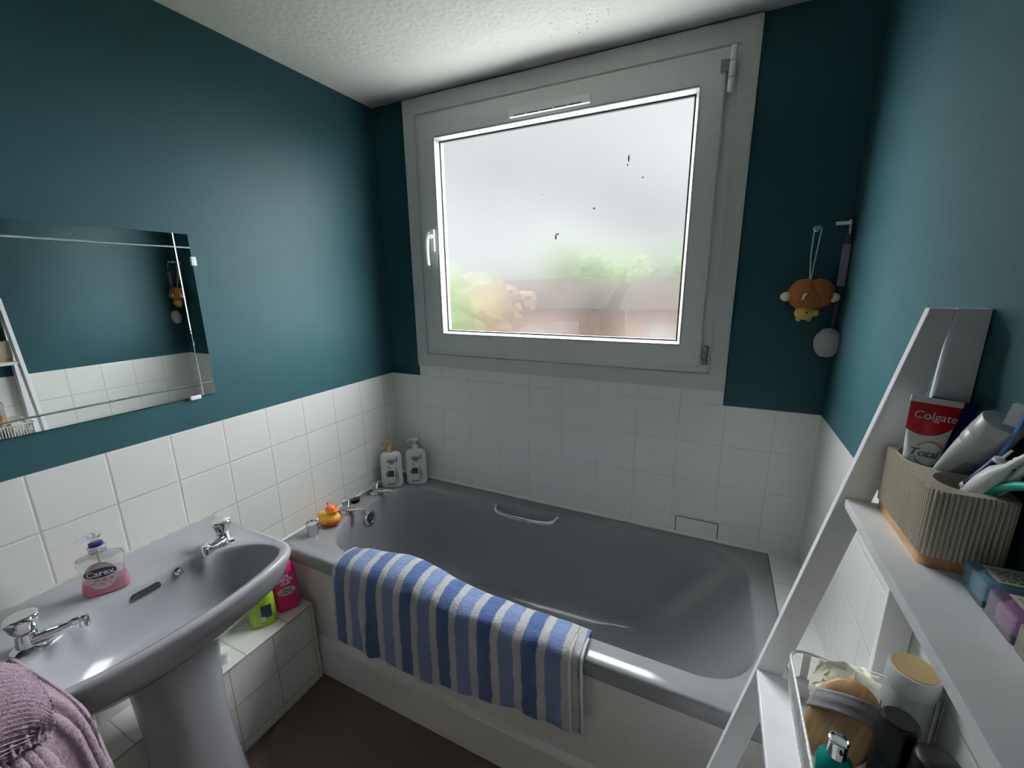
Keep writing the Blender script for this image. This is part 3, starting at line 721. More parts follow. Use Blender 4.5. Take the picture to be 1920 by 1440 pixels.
# ------------------------------------------------------------------ hand soap on the basin
def soap():
    t=thing('soap_dispenser','clear hand soap bottle with pink soap on the washbasin','soap bottle',(.126,-1.222,.7865),(0,0,R(58)))
    a,b=.043,.021
    bm=B(); lathe(bm,[(.92,.0),(1.0,.003),(1.03,.010),(.98,.026),(.90,.045),(.90,.060),(1.0,.078),(1.04,.088),(.98,.095),(.62,.102),(.38,.106),(.35,.112)],48,sx=a,sy=b,pw=3)
    obj('bottle_body',bm,'clear',t)
    bm=B(); lathe(bm,[(.88,.002),(.95,.005),(.96,.010),(.93,.030),(.92,.034)],40,sx=a,sy=b,pw=3); obj('liquid_soap',bm,'pink_soap',t)
    bm=B(); lathe(bm,[(.0165,.108),(.017,.110),(.017,.121),(.015,.124),(.009,.124),(.0,.124)],26,cap0=False,cap1=False); col=obj('pump_collar',bm,'clear',t)
    bm=B(); lathe(bm,[(.0125,.124),(.0135,.126),(.0135,.131),(.010,.133),(0,.133)],24); obj('pump_ring',bm,'navy',col)
    bm=B(); lathe(bm,[(.006,.131),(.006,.143),(.012,.146),(.013,.151),(.010,.154),(0,.155)],22); tube(bm,[(0,0,.150),(-.014,-.012,.152),(-.026,-.022,.148)],[.006,.005,.004],10); obj('pump_head',bm,'clear',t)
    bm=B(); tube(bm,[(0,0,.012),(0,0,.115)],.0025,8); obj('dip_tube',bm,'white',t)
    def face(bm,dy):
        for v in bm.verts:
            q=min(.97,abs(v.co.x)/(a*.94)); v.co.y=-(b*.955)*(1-q**3)**(1/3)-dy+(v.co.y)
        return bm
    bm=B(); vs=[bm.verts.new((0,0,.058))]; 
    n=36; rr=[[bm.verts.new((.030*k*math.cos(2*PI*i/n),0,.053+.037*k*math.sin(2*PI*i/n)*(1 if math.sin(2*PI*i/n)<0 else .95))) for i in range(n)] for k in (.4,.75,1)]
    for i in range(n):
        j=(i+1)%n; bm.faces.new((vs[0],rr[0][i],rr[0][j]))
        for p,q in ((0,1),(1,2)): bm.faces.new((rr[p][i],rr[q][i],rr[q][j],rr[p][j]))
    L=obj('label',face(bm,.0012),'cream_print',t); 
    rnd=random.Random(5)
    for q,(xm,za,zb_) in enumerate([(.019,.026,.044)]*11+[(.013,.075,.084)]*5):
        if q in (0,11): bm=B()
        x,z=rnd.uniform(-xm,xm),rnd.uniform(za,zb_); s=rnd.uniform(.002,.0045)
        bm.faces.new([bm.verts.new((x+s*1.5*math.cos(2*PI*i/7),0,z+s*.7*math.sin(2*PI*i/7+q))) for i in range(7)])
        if q in (10,15): obj('flower_print',face(bm,.0017),'skin_pink',L,smooth=False)
    bm=B(); n=32; ctr=bm.verts.new((0,0,.060)); rr=[[bm.verts.new((.0300*k*math.cos(2*PI*i/n),0,.060+.0125*k*math.sin(2*PI*i/n))) for i in range(n)] for k in (.5,1)]
    for i in range(n):
        j=(i+1)%n; bm.faces.new((ctr,rr[0][i],rr[0][j])); bm.faces.new((rr[0][i],rr[1][i],rr[1][j],rr[0][j]))
    obj('badge',face(bm,.0021),'navy_print',L,smooth=False)
    bm=xf(text_bm('Carex',.0205,bold=.0003),Matrix.Translation((0,0,.0595))@UP); obj('lettering',face(bm,.0026),'white_print',L,smooth=False)
soap()

# ------------------------------------------------------------------ cleaning bottles on the boxing
def pinkbottle():
    t=thing('cleaner_bottle','bright pink cleaner bottle standing on the tiled boxing beside the bath','bottle',(.074,-.748,.340),(0,0,R(62)))
    a,b=.040,.026; bm=B()
    lathe(bm,[(.92,.0),(.98,.003),(1,.010),(1,.130),(.96,.150),(.80,.175),(.55,.195),(.36,.203),(.34,.206)],44,sx=a,sy=b,pw=3.4); bd=obj('bottle_body',bm,'pink',t)
    bm=B(); lathe(bm,[(.013,.205),(.0135,.207),(.0125,.222),(.007,.228),(.004,.240),(0,.241)],22); obj('cap',bm,'yellow_cap',t)
    def face(bm,dy):
        for v in bm.verts:
            q=min(.97,abs(v.co.x)/a); v.co.y=-b*(1-q**3.4)**(1/3.4)-dy+v.co.y
        return bm
    for s,z,sz,sh in (('THE',.146,.012,.1),('PINK',.130,.024,.1),('STUFF',.114,.012,.1)):
        obj('lettering',face(xf(text_bm(s,sz,bold=.0006,shear=sh),Matrix.Translation((0,0,z))@UP),.0006),'white_print',bd,smooth=False)
    bm=B(); n=32; ctr=bm.verts.new((0,0,.084)); rr=[[bm.verts.new((.029*k*math.cos(2*PI*i/n),0,.084+.017*k*math.sin(2*PI*i/n))) for i in range(n)] for k in (.5,1)]
    for i in range(n):
        j=(i+1)%n; bm.faces.new((ctr,rr[0][i],rr[0][j])); bm.faces.new((rr[0][i],rr[1][i],rr[1][j],rr[0][j]))
    obj('badge',face(bm,.0007),'cream_print',bd,smooth=False)
    for s,z in (('CREAM',.0895),('CLEANER',.0785)): obj('lettering',face(xf(text_bm(s,.0095,bold=.0003),Matrix.Translation((0,0,z))@UP),.0012),'dark_print',bd,smooth=False)
pinkbottle()
def limebottle():
    t=thing('cleaner_bottle','lime green bottle with navy label beside the pink cleaner bottle','bottle',(.064,-.838,.340),(0,0,R(55)))
    a,b=.042,.028; bm=B()
    lathe(bm,[(.90,.0),(.98,.003),(1,.012),(1,.085),(.9,.125),(.66,.150),(.42,.168),(.36,.172)],40,sx=a,sy=b,pw=2.6); bd=obj('bottle_body',bm,'lime',t)
    bm=B(); lathe(bm,[(.014,.171),(.0145,.173),(.0135,.196),(.008,.199),(0,.2)],22); obj('cap',bm,'navy',t)
    def face(bm,dy):
        for v in bm.verts:
            q=min(.98,abs(v.co.x)/a); v.co.y=-b*(1-q**2.6)**(1/2.6)-dy+v.co.y
        return bm
    bm=B(); n=8
    for i in range(n):
        A_,B_=-.002+.032*i/n,-.002+.032*(i+1)/n
        bm.faces.new([bm.verts.new((x,0,z)) for x,z in ((A_,.035),(B_,.035),(B_,.085),(A_,.085))])
    bmesh.ops.remove_doubles(bm,verts=bm.verts[:],dist=1e-6); obj('label',face(bm,.0006),'navy_print',bd,smooth=False)
    bm=B(); n=20; bm.faces.new([bm.verts.new((.002+.010*math.cos(2*PI*i/n),0,.034+.010*math.sin(2*PI*i/n))) for i in range(n)]); obj('badge',face(bm,.0012),'paper',bd,smooth=False)
limebottle()

# ------------------------------------------------------------------ mirror with grooved border
mir=thing('wall_mirror','large frameless bathroom mirror with grooved border above the washbasin','mirror',(0,CY,1.427))
bm=B(); y0,y1,z0,z1=-1.520,-.830,1.187,1.667; gr=.037; gw=.0024
ys=[y0,y0+gr-gw,y0+gr,y0+gr+gw,y1-gr-gw,y1-gr,y1-gr+gw,y1]; zs=[z0,z0+gr-gw,z0+gr,z0+gr+gw,z1-gr-gw,z1-gr,z1-gr+gw,z1]
V=[[bm.verts.new((.0075-(.0009 if (i in (2,5) or j in (2,5)) else 0),y,z)) for j,z in enumerate(zs)] for i,y in enumerate(ys)]
for i in range(7):
    for j in range(7): bm.faces.new((V[i][j],V[i+1][j],V[i+1][j+1],V[i][j+1]))
me_=obj('mirror_glass',bm,'mirror',mir,world=True,smooth=False)
bm=B(); box(bm,.0015,.0068,y0+.0004,y1-.0004,z0+.0004,z1-.0004); obj('mirror_back',bm,'mirror_edge',mir,world=True,smooth=False)
for (ya,yb,za,zb) in ((y1-.004,y1+.010,1.578,1.604),(y1-.075,y1-.045,z0-.008,z0+.004),(y0-.010,y0+.004,1.598,1.624),(y0+.045,y0+.075,z0-.008,z0+.004)):
    bm=B(); box(bm,0.0005,.012,ya,yb,za,zb,.002); obj('clip',bm,'clip',mir,world=True,smooth=False)

# ------------------------------------------------------------------ hooks, animal sponge and back brush on the window wall
t=thing('wall_hook','small round chrome hook on the window wall','hook',(1.680,0,1.663))
bm=B(); lathe(bm,[(0,0),(.010,0),(.011,.002),(.009,.005),(.005,.006),(.004,.016),(.0075,.019),(.008,.022),(.006,.025),(0,.0255)],22,cap0=False,cap1=False); obj('knob',xf(bm,Matrix.Rotation(PI/2,4,'X')),'chrome',t)
t=thing('bath_sponge','orange brown animal shaped bath sponge hanging on a white cord','bath sponge',(1.680,-.020,1.470))
bm=B(); ellipsoid(bm,(-.016,-.028,.002),(.042,.030,.046),amp=.12,fr=60); ellipsoid(bm,(.020,-.028,.004),(.040,.030,.044),amp=.12,fr=60); ellipsoid(bm,(.0,-.036,-.008),(.034,.026,.036),amp=.1); bd=obj('sponge_body',bm,'fur_brown',t,ang=180)
for x,z in ((-.062,-.004),(.058,-.006)):
    bm=B(); ellipsoid(bm,(x,-.034,z),(.015,.012,.014),amp=.08); obj('paw',bm,'fur_cream',t,ang=180)
bm=B(); ellipsoid(bm,(-.008,-.036,-.052),(.027,.021,.021),amp=.06); ellipsoid(bm,(.016,-.042,-.050),(.013,.012,.012),amp=.05)
for x in (-.022,.004): ellipsoid(bm,(x,-.034,-.070),(.008,.006,.008),seg=14)
hd_=obj('sponge_head',bm,'fur_yellow',t,ang=180)
bm=B(); ellipsoid(bm,(-.006,-.057,-.050),(.0024,.0018,.0024),seg=10); obj('eye',bm,'black',hd_)
bm=B(); tube(bm,[(-.014,-.062,.006),(-.020,-.065,.000),(-.022,-.066,-.012)],.003,8); obj('stitch',bm,'fur_cream',bd)
bm=B(); tube(bm,[(-.006,-.024,.046),(-.009,-.006,.12),(-.008,.003,.187),(-.004,.003,.197),(.004,.003,.200),(.009,.003,.194),(.0095,.003,.185),(.004,-.006,.12),(-.003,-.024,.046)],.0016,8); obj('hanging_cord',bm,'cord',t)
t=thing('wall_hook','white bar hook holding the back brush on the window wall','hook',(1.742,0,1.674))
bm=B(); box(bm,-.018,.020,-.012,0,-.005,.005,.003); tube(bm,[(.012,-.010,.0),(.012,-.026,-.001),(.012,-.030,.006)],.003,10); obj('hook_bar',bm,'white',t)
t=thing('back_brush','long back brush with lilac handle and grey net head','brush',(1.752,-.036,1.33))
bm=B(); ellipsoid(bm,(-.010,-.012,.000),(.036,.024,.044),amp=.10,fr=120,seg=32); obj('net_head',bm,'brush_grey',t,ang=180)
bm=B(); pts=spline([(-.002,0,.048),(0,0,.09),(.002,0,.15),(.003,0,.20),(.003,0,.285),(.003,0,.31)],6); n=len(pts)
tube(bm,pts,[.005+.004*min(1,i/12) for i in range(n)],12,.55); hh=obj('handle',bm,'dark_stem',t)
bm=B(); box(bm,-.009,.011,-.006,.005,.165,.285,.003); obj('grip',bm,'lilac_plastic',t,smooth=False)
bm=B(); tube(bm,[(.003,0,.305),(.0005,.002,.330),(.002,.0085,.3455),(.004,.002,.330),(.003,0,.305)],.0012,6); obj('hanging_loop',bm,'cord',t)

# ------------------------------------------------------------------ robe draped over the left end of the basin
def robe():
    t=thing('bath_robe','mauve ribbed dressing gown draped over the near end of the washbasin','dressing gown',(.50,-1.55,.80))
    def sheet(fn,nu,nv,th,ribs,amp,along):
        bm=B()
        def f(u,v):
            p=fn(u,v); e=1e-3
            du=(fn(min(1,u+e),v)-fn(max(0,u-e),v)); dv=(fn(u,min(1,v+e))-fn(u,max(0,v-e)))
            n=du.cross(dv).normalized(); c=u if along=='u' else (v if along=='v' else u+.45*v)
            k=ribs*c+.7*noise.noise(Vector((u*2.5,v*2.5,ribs)))
            h=amp*(abs(math.sin(PI*k))**1.15-.5)+.0010*noise.noise(p*60)+.0005*noise.noise(p*220)
            return p+n*h
        grid(bm,f,nu,nv)
        for v in bm.verts: v.co-=t.location
        return bm
    def bez(P):
        L=spline(P,10)
        def g(t):
            q=t*(len(L)-1); i=min(int(q),len(L)-2); return L[i].lerp(L[i+1],q-i)
        return g
    def surf(curves):
        G=[bez(c) for c in curves]
        def fn(u,v):
            P=[g(u) for g in G]; L=bez(P); return L(v)
        return fn
    # back panel: its edge lies along the basin rim and hangs down the front
    c1=[(.24,-1.412,.806),(.36,-1.402,.806),(.465,-1.397,.803),(.498,-1.394,.770),(.510,-1.392,.70),(.526,-1.386,.58),(.545,-1.382,.40),(.55,-1.38,.22)]
    c2=[(.24,-1.50,.812),(.36,-1.50,.812),(.470,-1.455,.810),(.505,-1.435,.78),(.518,-1.428,.71),(.532,-1.418,.58),(.55,-1.41,.40),(.555,-1.41,.22)]
    c3=[(.24,-1.70,.805),(.36,-1.70,.805),(.465,-1.62,.800),(.490,-1.56,.77),(.500,-1.52,.70),(.510,-1.50,.58),(.52,-1.49,.40),(.525,-1.49,.22)]
    def add(name,bm,th,off=0):
        o=obj(name,bm,'robe',t,ang=180); md=o.modifiers.new('t','SOLIDIFY'); md.thickness=th; md.offset=off
    add('robe_back',sheet(surf([c1,c2,c3]),150,70,.01,5,.006,'v'),.010)
    # front panel with wide ribs running down
    d1=[(.40,-1.480,.822),(.47,-1.470,.820),(.520,-1.458,.795),(.540,-1.447,.72),(.556,-1.437,.62),(.58,-1.425,.40),(.585,-1.42,.22)]
    d2=[(.40,-1.56,.830),(.49,-1.55,.828),(.555,-1.54,.800),(.578,-1.53,.72),(.594,-1.52,.60),(.615,-1.51,.40),(.62,-1.51,.22)]
    d3=[(.38,-1.75,.820),(.48,-1.74,.820),(.555,-1.73,.795),(.585,-1.73,.72),(.602,-1.73,.60),(.62,-1.72,.40),(.625,-1.72,.22)]
    add('robe_front',sheet(surf([d1,d2,d3]),150,190,.01,13,.013,'v'),.012)
    # folded collar laid across the top, its finer ribs running along the fold
    e1=[(.235,-1.425,0.796),(.30,-1.417,0.816),(.38,-1.418,0.826),(.45,-1.425,0.830),(.495,-1.435,0.826),(.508,-1.440,0.810)]
    e2=[(.235,-1.47,0.830),(.31,-1.462,0.858),(.40,-1.460,0.868),(.465,-1.462,0.868),(.515,-1.468,0.858),(.530,-1.472,0.836)]
    e3=[(.235,-1.58,0.844),(.33,-1.57,0.876),(.42,-1.555,0.886),(.49,-1.55,0.884),(.535,-1.552,0.872),(.550,-1.555,0.846)]
    e4=[(.225,-1.78,0.834),(.33,-1.77,0.872),(.43,-1.76,0.882),(.50,-1.75,0.879),(.545,-1.745,0.866),(.560,-1.745,0.840)]
    add('robe_collar',sheet(surf([e1,e2,e3,e4]),340,140,.01,24,.013,'d'),.012,-1)
robe()

# ------------------------------------------------------------------ A-frame shelf unit against the right wall
sh=thing('shelf_unit','white A-frame ladder shelf standing against the right wall','shelf unit',(1.60,-1.05,0))
FS=.2
def fx(z): return 1.700-(1.475-z)*.2025
def side(y0,y1):
    """front leg leans, back leg is upright, they meet at the top with a seam"""
    bm=B(); zs=[0,.4,.8,1.1,1.3,1.40,1.412]; wi=.0375
    def leg(f0,f1,ztop,zb=0):
        rs=[]
        for z in [zb+(ztop-zb)*i/12 for i in range(13)]: rs.append([Vector((f0(z),y0,z)),Vector((f1(z),y0,z)),Vector((f1(z),y1,z)),Vector((f0(z),y1,z))])
        return rs
    xin=lambda z: 1.7275 if z>1.405 else 1.7275-(1.405-z)*.2025
    loft(bm,leg(fx,xin,1.475)); return bm
def back(y0,y1):
    bm=B(); xi=lambda z:1.7290 if z>1.405 else 1.7290-min(.004,(1.405-z)*.08)
    rs=[]
    for i in range(13):
        z=1.475*i/12; rs.append([Vector((xi(z),y0,z)),Vector((1.7645,y0,z)),Vector((1.7645,y1,z)),Vector((xi(z),y1,z))])
    loft(bm,rs); return bm
for (a,b) in ((-.808,-.793),(-1.42,-1.405)):
    o=obj('front_leg',side(a,b),'shelf',sh,world=True,smooth=False); md=o.modifiers.new('b','BEVEL'); md.width=.0012; md.segments=2
    o=obj('back_leg',back(a,b),'shelf',sh,world=True,smooth=False); md=o.modifiers.new('b','BEVEL'); md.width=.0012; md.segments=2
for z,xf0 in ((1.172,1.646),(.795,1.5625),(.42,1.49),(.12,1.43)):
    bm=B(); box(bm,xf0,1.7630,-1.405,-.808,z-.014,z,.0012); obj('shelf_board',bm,'shelf',sh,world=True,smooth=False)

ZU,ZL=1.172,.795
# toothbrush holder -----------------------------------------------------
def holder():
    t=thing('toothbrush_holder','beige ribbed toothbrush holder with wooden base on the top shelf','toothbrush holder',(1.7205,-.8940,ZU))
    hx,hy,h=.0385,.0835,.100
    bm=B(); o=rrect(-hx+.002,hx-.002,-hy+.002,hy-.002,.012,0,8,10)
    loft(bm,[[Vector((p.x,p.y,0)) for p in o],[Vector((p.x,p.y,.016)) for p in o]]); obj('wooden_base',bm,'bamboo',t,ang=30)
    # ribbed wall
    base=rrect(-hx,hx,-hy,hy,.013,0,8,10); per=[]; P=base+[base[0]]
    L=[0]
    for a,b in zip(P,P[1:]): L.append(L[-1]+(b-a).length)
    N=1600; tot=L[-1]; ribs=round(tot/.0049); k=0; out=[]
    for i in range(N):
        s=tot*i/N
        while L[k+1]<s: k+=1
        p=P[k].lerp(P[k+1],(s-L[k])/(L[k+1]-L[k])); d=(P[k+1]-P[k]).normalized(); n=Vector((d.y,-d.x,0)); q=abs(math.sin(PI*ribs*s/tot)); out.append(p+n*(.0023*(q**.9)-.0013))
    def lv(z,k=1.): return [Vector((p.x*k,p.y*k,z)) for p in out]
    bm=B(); loft(bm,[lv(.015,.985),lv(.016),lv(.098),lv(h,.975)],True,False)
    # solid top with two wells
    top=lv(h,.975)
    wells=[('r',rrect(-.0335,.0335,-.002,.0785,.030,h,14,4)),('c',[Vector((.003+.027*math.cos(2*PI*i/48),-.040+.030*math.sin(2*PI*i/48),h)) for i in range(48)])]
    bm.verts.ensure_lookup_table()
    tv=bm.verts[-N:]
    edges=[e for e in bm.edges if e.is_boundary]
    for _,w in wells:
        r=[[bm.verts.new(Vector((p.x,p.y,z))) for p in w] for z in (h,h-.004,.018)]
        n=len(w)
        for a,b in zip(r,r[1:]):
            for i in range(n): bm.faces.new((a[i],a[(i+1)%n],b[(i+1)%n],b[i]))
        bm.faces.new(r[-1])
        for i in range(n): edges.append(bm.edges.get((r[0][i],r[0][(i+1)%n])))
    bmesh.ops.triangle_fill(bm,edges=edges,use_beauty=True,use_dissolve=False)
    obj('ribbed_body',bm,'beige',t,ang=35)
holder()
def along(p,q): return (Vector(q)-Vector(p))
def place(o,p,q,roll=0.):
    """stand a thing built along +z from its origin so that it runs from p towards q"""
    d=along(p,q).normalized(); o.location=p; o.rotation_mode='QUATERNION'
    from mathutils import Quaternion
    o.rotation_quaternion=d.to_track_quat('Z','Y')@Quaternion((0,0,1),roll); return o
def tube_body(w,L,d,crimp=.012,n=36):
    """squeezed tube: round at the cap end (z=0), flat crimp at the top; front faces -y"""
    rs=[]
    for i in range(25):
        s=i/24; z=L*s; k=min(1,s*1.05); a=d/2*(1-k)+w/2*k; b=d/2*(1-k**1.4)+.0010
        rs.append([Vector((a*math.copysign(abs(math.cos(th))**(1-.35*k),math.cos(th)),b*math.copysign(abs(math.sin(th))**(1-.1*k),math.sin(th)),z)) for th in [2*PI*j/n for j in range(n)]])
    return rs,lambda x,z:-( (d/2*(1-min(1,z/L*1.05)**1.4)+.0010)*max(.05,(1-min(.98,abs(x)/((d/2*(1-min(1,z/L*1.05))+w/2*min(1,z/L*1.05))))**2.2))**.5 )
def paste():
    w,L,d=.056,.128,.030
    t=thing('toothpaste_tube','white and red toothpaste tube standing in the ribbed holder','toothpaste',(0,0,0))
    rs,fy=tube_body(w,L,d)
    bm=B(); loft(bm,rs); bd=obj('tube_body',bm,'bottle_white',t)
    bm=B(); box(bm,-w/2-.0004,w/2+.0004,-.0013,.0013,L-.007,L+.001,.0004); obj('crimp',bm,'white',bd,smooth=False)
    bm=B(); lathe(bm,[(.013,-.018),(.014,-.016),(.014,-.001),(.012,0),(0,0)],24); obj('cap',bm,'white',t)
    def face(bm,dy):
        for v in bm.verts: v.co.y=fy(v.co.x,v.co.z)-dy+v.co.y
        return bm
    bm=B(); n=24; zt=L-.0075
    lo=lambda x: .088+.006*(x/(w/2))-.011*(1-(x/(w/2))**2)
    grid(bm,lambda u,v:Vector(((u-.5)*w*.985*(1-.1*(1-v)*.6),0,lo((u-.5)*w)*(1-v)+zt*v)),n,8); obj('red_band',face(bm,.0006),'red',bd,smooth=False)
    obj('lettering',face(xf(text_bm('Colgate',.0152,shear=.15),Matrix.Translation((.001,0,.1035))@UP),.0022),'white_print',bd,smooth=False)
    obj('lettering',face(xf(text_bm('Total',.0145,shear=.25),Matrix.Translation((-.004,0,.052))@UP),.0020),'stripe_grey',bd,smooth=False)
    for mat_,a0,a1 in (('gold',70,150),('skin_pink',-20,70),('purple',-70,-20),('teal_plastic',-160,-70)):
        bm=B(); n=16
        def rp(u,v):
            a=R(a0+(a1-a0)*u); r=.0165+.0026*(v-.5)*(1+.6*math.cos(a)); return Vector((.003+r*math.cos(a),0,.052+r*1.02*math.sin(a)))
        grid(bm,rp,n,2); obj('ring_print',face(bm,.0008),mat_,bd,smooth=False)
    return t
M['red_p']=M['red']
t=paste(); t.location=(1.7050,-.858,1.2270); t.rotation_euler=(R(-8),R(6),R(2))
t=thing('toothpaste_tube','dark navy tube standing behind the red and white toothpaste','toothpaste',(1.7240,-.828,1.2300),(R(0),R(8),R(-4)))
rs,_=tube_body(.050,.122,.022); bm=B(); loft(bm,rs); obj('tube_body',bm,'navy',t); bm=B(); lathe(bm,[(.0095,-.018),(.010,-.016),(.010,-.001),(0,0)],22); obj('cap',bm,'navy',t)
def silver():
    t=thing('lotion_tube','silver grey tube with white cap end leaning in the holder','tube',(0,0,0))
    bm=B(); rs=[]; n=36
    for z,a,b in ((0,.022,.004),(.02,.0225,.009),(.04,.023,.014),(.060,.0225,.018),(.066,.021,.019),(.068,.0205,.0195)): rs.append([Vector((a*math.cos(2*PI*i/n),b*math.sin(2*PI*i/n),z)) for i in range(n)])
    loft(bm,rs); b=obj('tube_body',bm,'tube_stripes',t)
    bm=B(); lathe(bm,[(.0205,.066),(.0212,.068),(.0212,.080),(.0206,.081),(.0206,.083),(.0212,.084),(.0205,.104),(.0195,.1055),(0,.1055)],36); obj('cap',bm,'silver_tube',t); return t
def stripes():
    m,t,p=newmat('striped_tube_print'); setp(p,Roughness=.35); s=nd(t,'ShaderNodeSeparateXYZ'); t.links.new(objco(t),s.inputs[0])
    f=mth(t,'FRACT',mth(t,'MULTIPLY',s.outputs[0],420)); g=ramp(t,f,.4,.5,0,1); low=ramp(t,s.outputs[2],.046,.048,1,0)
    e=ramp(t,s.outputs[0],-.012,-.010,0,1)
    t.links.new(mixc(t,mth(t,'MULTIPLY',mth(t,'MULTIPLY',g,low),e),(.50,.52,.50),(.09,.09,.085)),p.inputs['Base Color']); return m
M['tube_stripes']=stripes()
t=silver(); place(t,Vector((1.7265,-.886,1.258)),Vector((1.7440,-.926,1.343)),R(-12))
# toothbrushes ------------------------------------------------------------
def brush(name,label,cat,p,q,hmat,gmat,roll=0,L=.185,head='bristle',neck=.35,ins=None,fat=1.):
    t=thing(name,label,cat,(0,0,0),group='toothbrushes in the ribbed holder')
    k=[(0,.0035),(.004,.0055),(.02,.0068*fat),(.045,.0075*fat),(.065,.0070*fat),(.080,.0048),(.084,.0060),(.088,.0045),(.091,.0058),(.095,.0042),(.11,.0034),(.14,.0028),(.160,.0030)]
    bm=B(); pts=[Vector((0,.002*math.sin(z*40),z)) for z,_ in k]; tube(bm,pts,[r for _,r in k],16,.8); h=obj('handle',bm,hmat,t)
    bm=B(); tube(bm,[Vector((0,-.0052*fat+.002*math.sin(z*40),z)) for z in (.008,.02,.04,.06,.072)],[.001,.0042*fat,.0050*fat,.0042*fat,.001],14,.5); obj('grip',bm,gmat,h)
    if ins:
        bm=B(); tube(bm,[Vector((0,-.0060*fat+.002*math.sin(z*40),z)) for z in (.014,.025,.04,.055,.066)],[.0008,.0036*fat,.0044*fat,.0036*fat,.0008],12,.5); obj('grip_inset',bm,ins,h)
    bm=B(); box(bm,-.0055,.0055,-.002,.002,.156,.184,.002); hd=obj('brush_head',bm,hmat,t)
    bm=B()
    for i in range(3):
        for j in range(8): tube(bm,[(-.0036+.0036*i,-.001,.159+.0032*j),(-.0036+.0036*i,-.0125,.159+.0032*j)],.0013,6)
    obj('bristles',bm,head,hd)
    place(t,Vector(p),Vector(q),roll); return t
brush('toothbrush','purple and white toothbrush with large grey oval grip','toothbrush',(1.7265,-.928,1.243),(1.757,-1.012,1.385),'white','purple',R(48),ins='grey',fat=1.7)
brush('toothbrush','pale green and white toothbrush at the right edge of the holder','toothbrush',(1.740,-.935,1.235),(1.760,-1.010,1.385),'white','ltgreen',R(60),head='ltblue')
brush('toothbrush','light blue toothbrush with upright head beside the silver tube','toothbrush',(1.737,-.921,1.196),(1.7525,-.950,1.37),'ltblue','navy',R(200))
t=thing('dental_brush','short navy tube with white end resting in the holder beside the silver tube','dental brush',(0,0,0))
bm=B(); lathe(bm,[(.0058,.0),(.0062,.001),(.0062,.046),(.0056,.047),(0,.047)],20); obj('barrel',bm,'navy',t)
bm=B(); lathe(bm,[(0,-.003),(.005,-.003),(.0066,-.001),(.0066,.003),(.006,.004),(0,.004)],20,cap0=False,cap1=False); obj('end_cap',bm,'white',t)
bm=B(); lathe(bm,[(.0058,.046),(.006,.050),(.004,.052),(.0015,.053),(.0012,.066),(0,.066)],16); obj('tip',bm,'bristle',t)
place(t,Vector((1.7255,-.936,1.268)),Vector((1.7455,-.960,1.330)))
bm=B(); pts=spline([(1.728,-.930,1.19),(1.733,-.948,1.255),(1.738,-.958,1.2765),(1.744,-.978,1.292),(1.752,-1.008,1.306),(1.756,-1.03,1.318)],8)
t=thing('toothbrush','teal green curved toothbrush handle leaning over the holder rim','toothbrush',(1.728,-.930,1.19),group='toothbrushes in the ribbed holder')
tube(bm,pts,[.0045]*4+[.0056]*(len(pts)-8)+[.0045,.004,.0036,.003],14,.9); obj('handle',bm,'teal_plastic',t,world=True)
bm=B(); box(bm,1.749,1.762,-1.055,-1.028,1.315,1.320,.002); obj('brush_head',bm,'teal_plastic',t,world=True)

# three small see-through boxes on the upper shelf --------------------------
def gift(y0,y1,mat,ins,label,x0=1.714):
    w=1.7625-x0; t=thing('trinket_box',label,'box',(x0+w/2,(y0+y1)/2,ZU),(0,0,0),'small clear boxes on the top shelf')
    d=(y1-y0); bm=B(); box(bm,-w/2,w/2,-d/2,d/2,0,.030,.003); b=obj('clear_box',bm,mat,t,smooth=False)
    bm=B(); lathe(bm,[(0,.004),(.018,.004),(.019,.008),(.019,.020),(.015,.024),(0,.025)],24,c=(0,0),cap0=False,cap1=False); obj('contents',bm,ins,t)
    bm=B(); box(bm,-w/2+.012,w/2-.002,-d/2+.008,d/2-.006,.0301,.0307); lb=obj('paper_label',bm,'paper',t,smooth=False)
    bm=B(); rnd=random.Random(label)
    for k in range(5):
        x=-w/2+.016
        while x<w/2-.008:
            l=rnd.uniform(.002,.006); box(bm,x,min(x+l,w/2-.005),-d/2+.013+k*.005,-d/2+.0148+k*.005,.0307,.0309); x+=l+.0018
    obj('label_print',bm,'stripe_grey',lb,smooth=False)
M['in_blue']=pm('blue_wax',(.35,.55,.70),.5); M['in_lilac']=pm('lilac_wax',(.45,.16,.36),.5); M['in_yellow']=pm('yellow_wax',(.85,.82,.55),.5)
gift(-1.040,-.993,'box_blue','in_blue','small blue see-through box beside the toothbrush holder')
gift(-1.091,-1.044,'box_lilac','in_lilac','small lilac see-through box between the blue and yellow ones')
gift(-1.142,-1.095,'box_yellow','in_yellow','small pale yellow see-through box at the right edge')

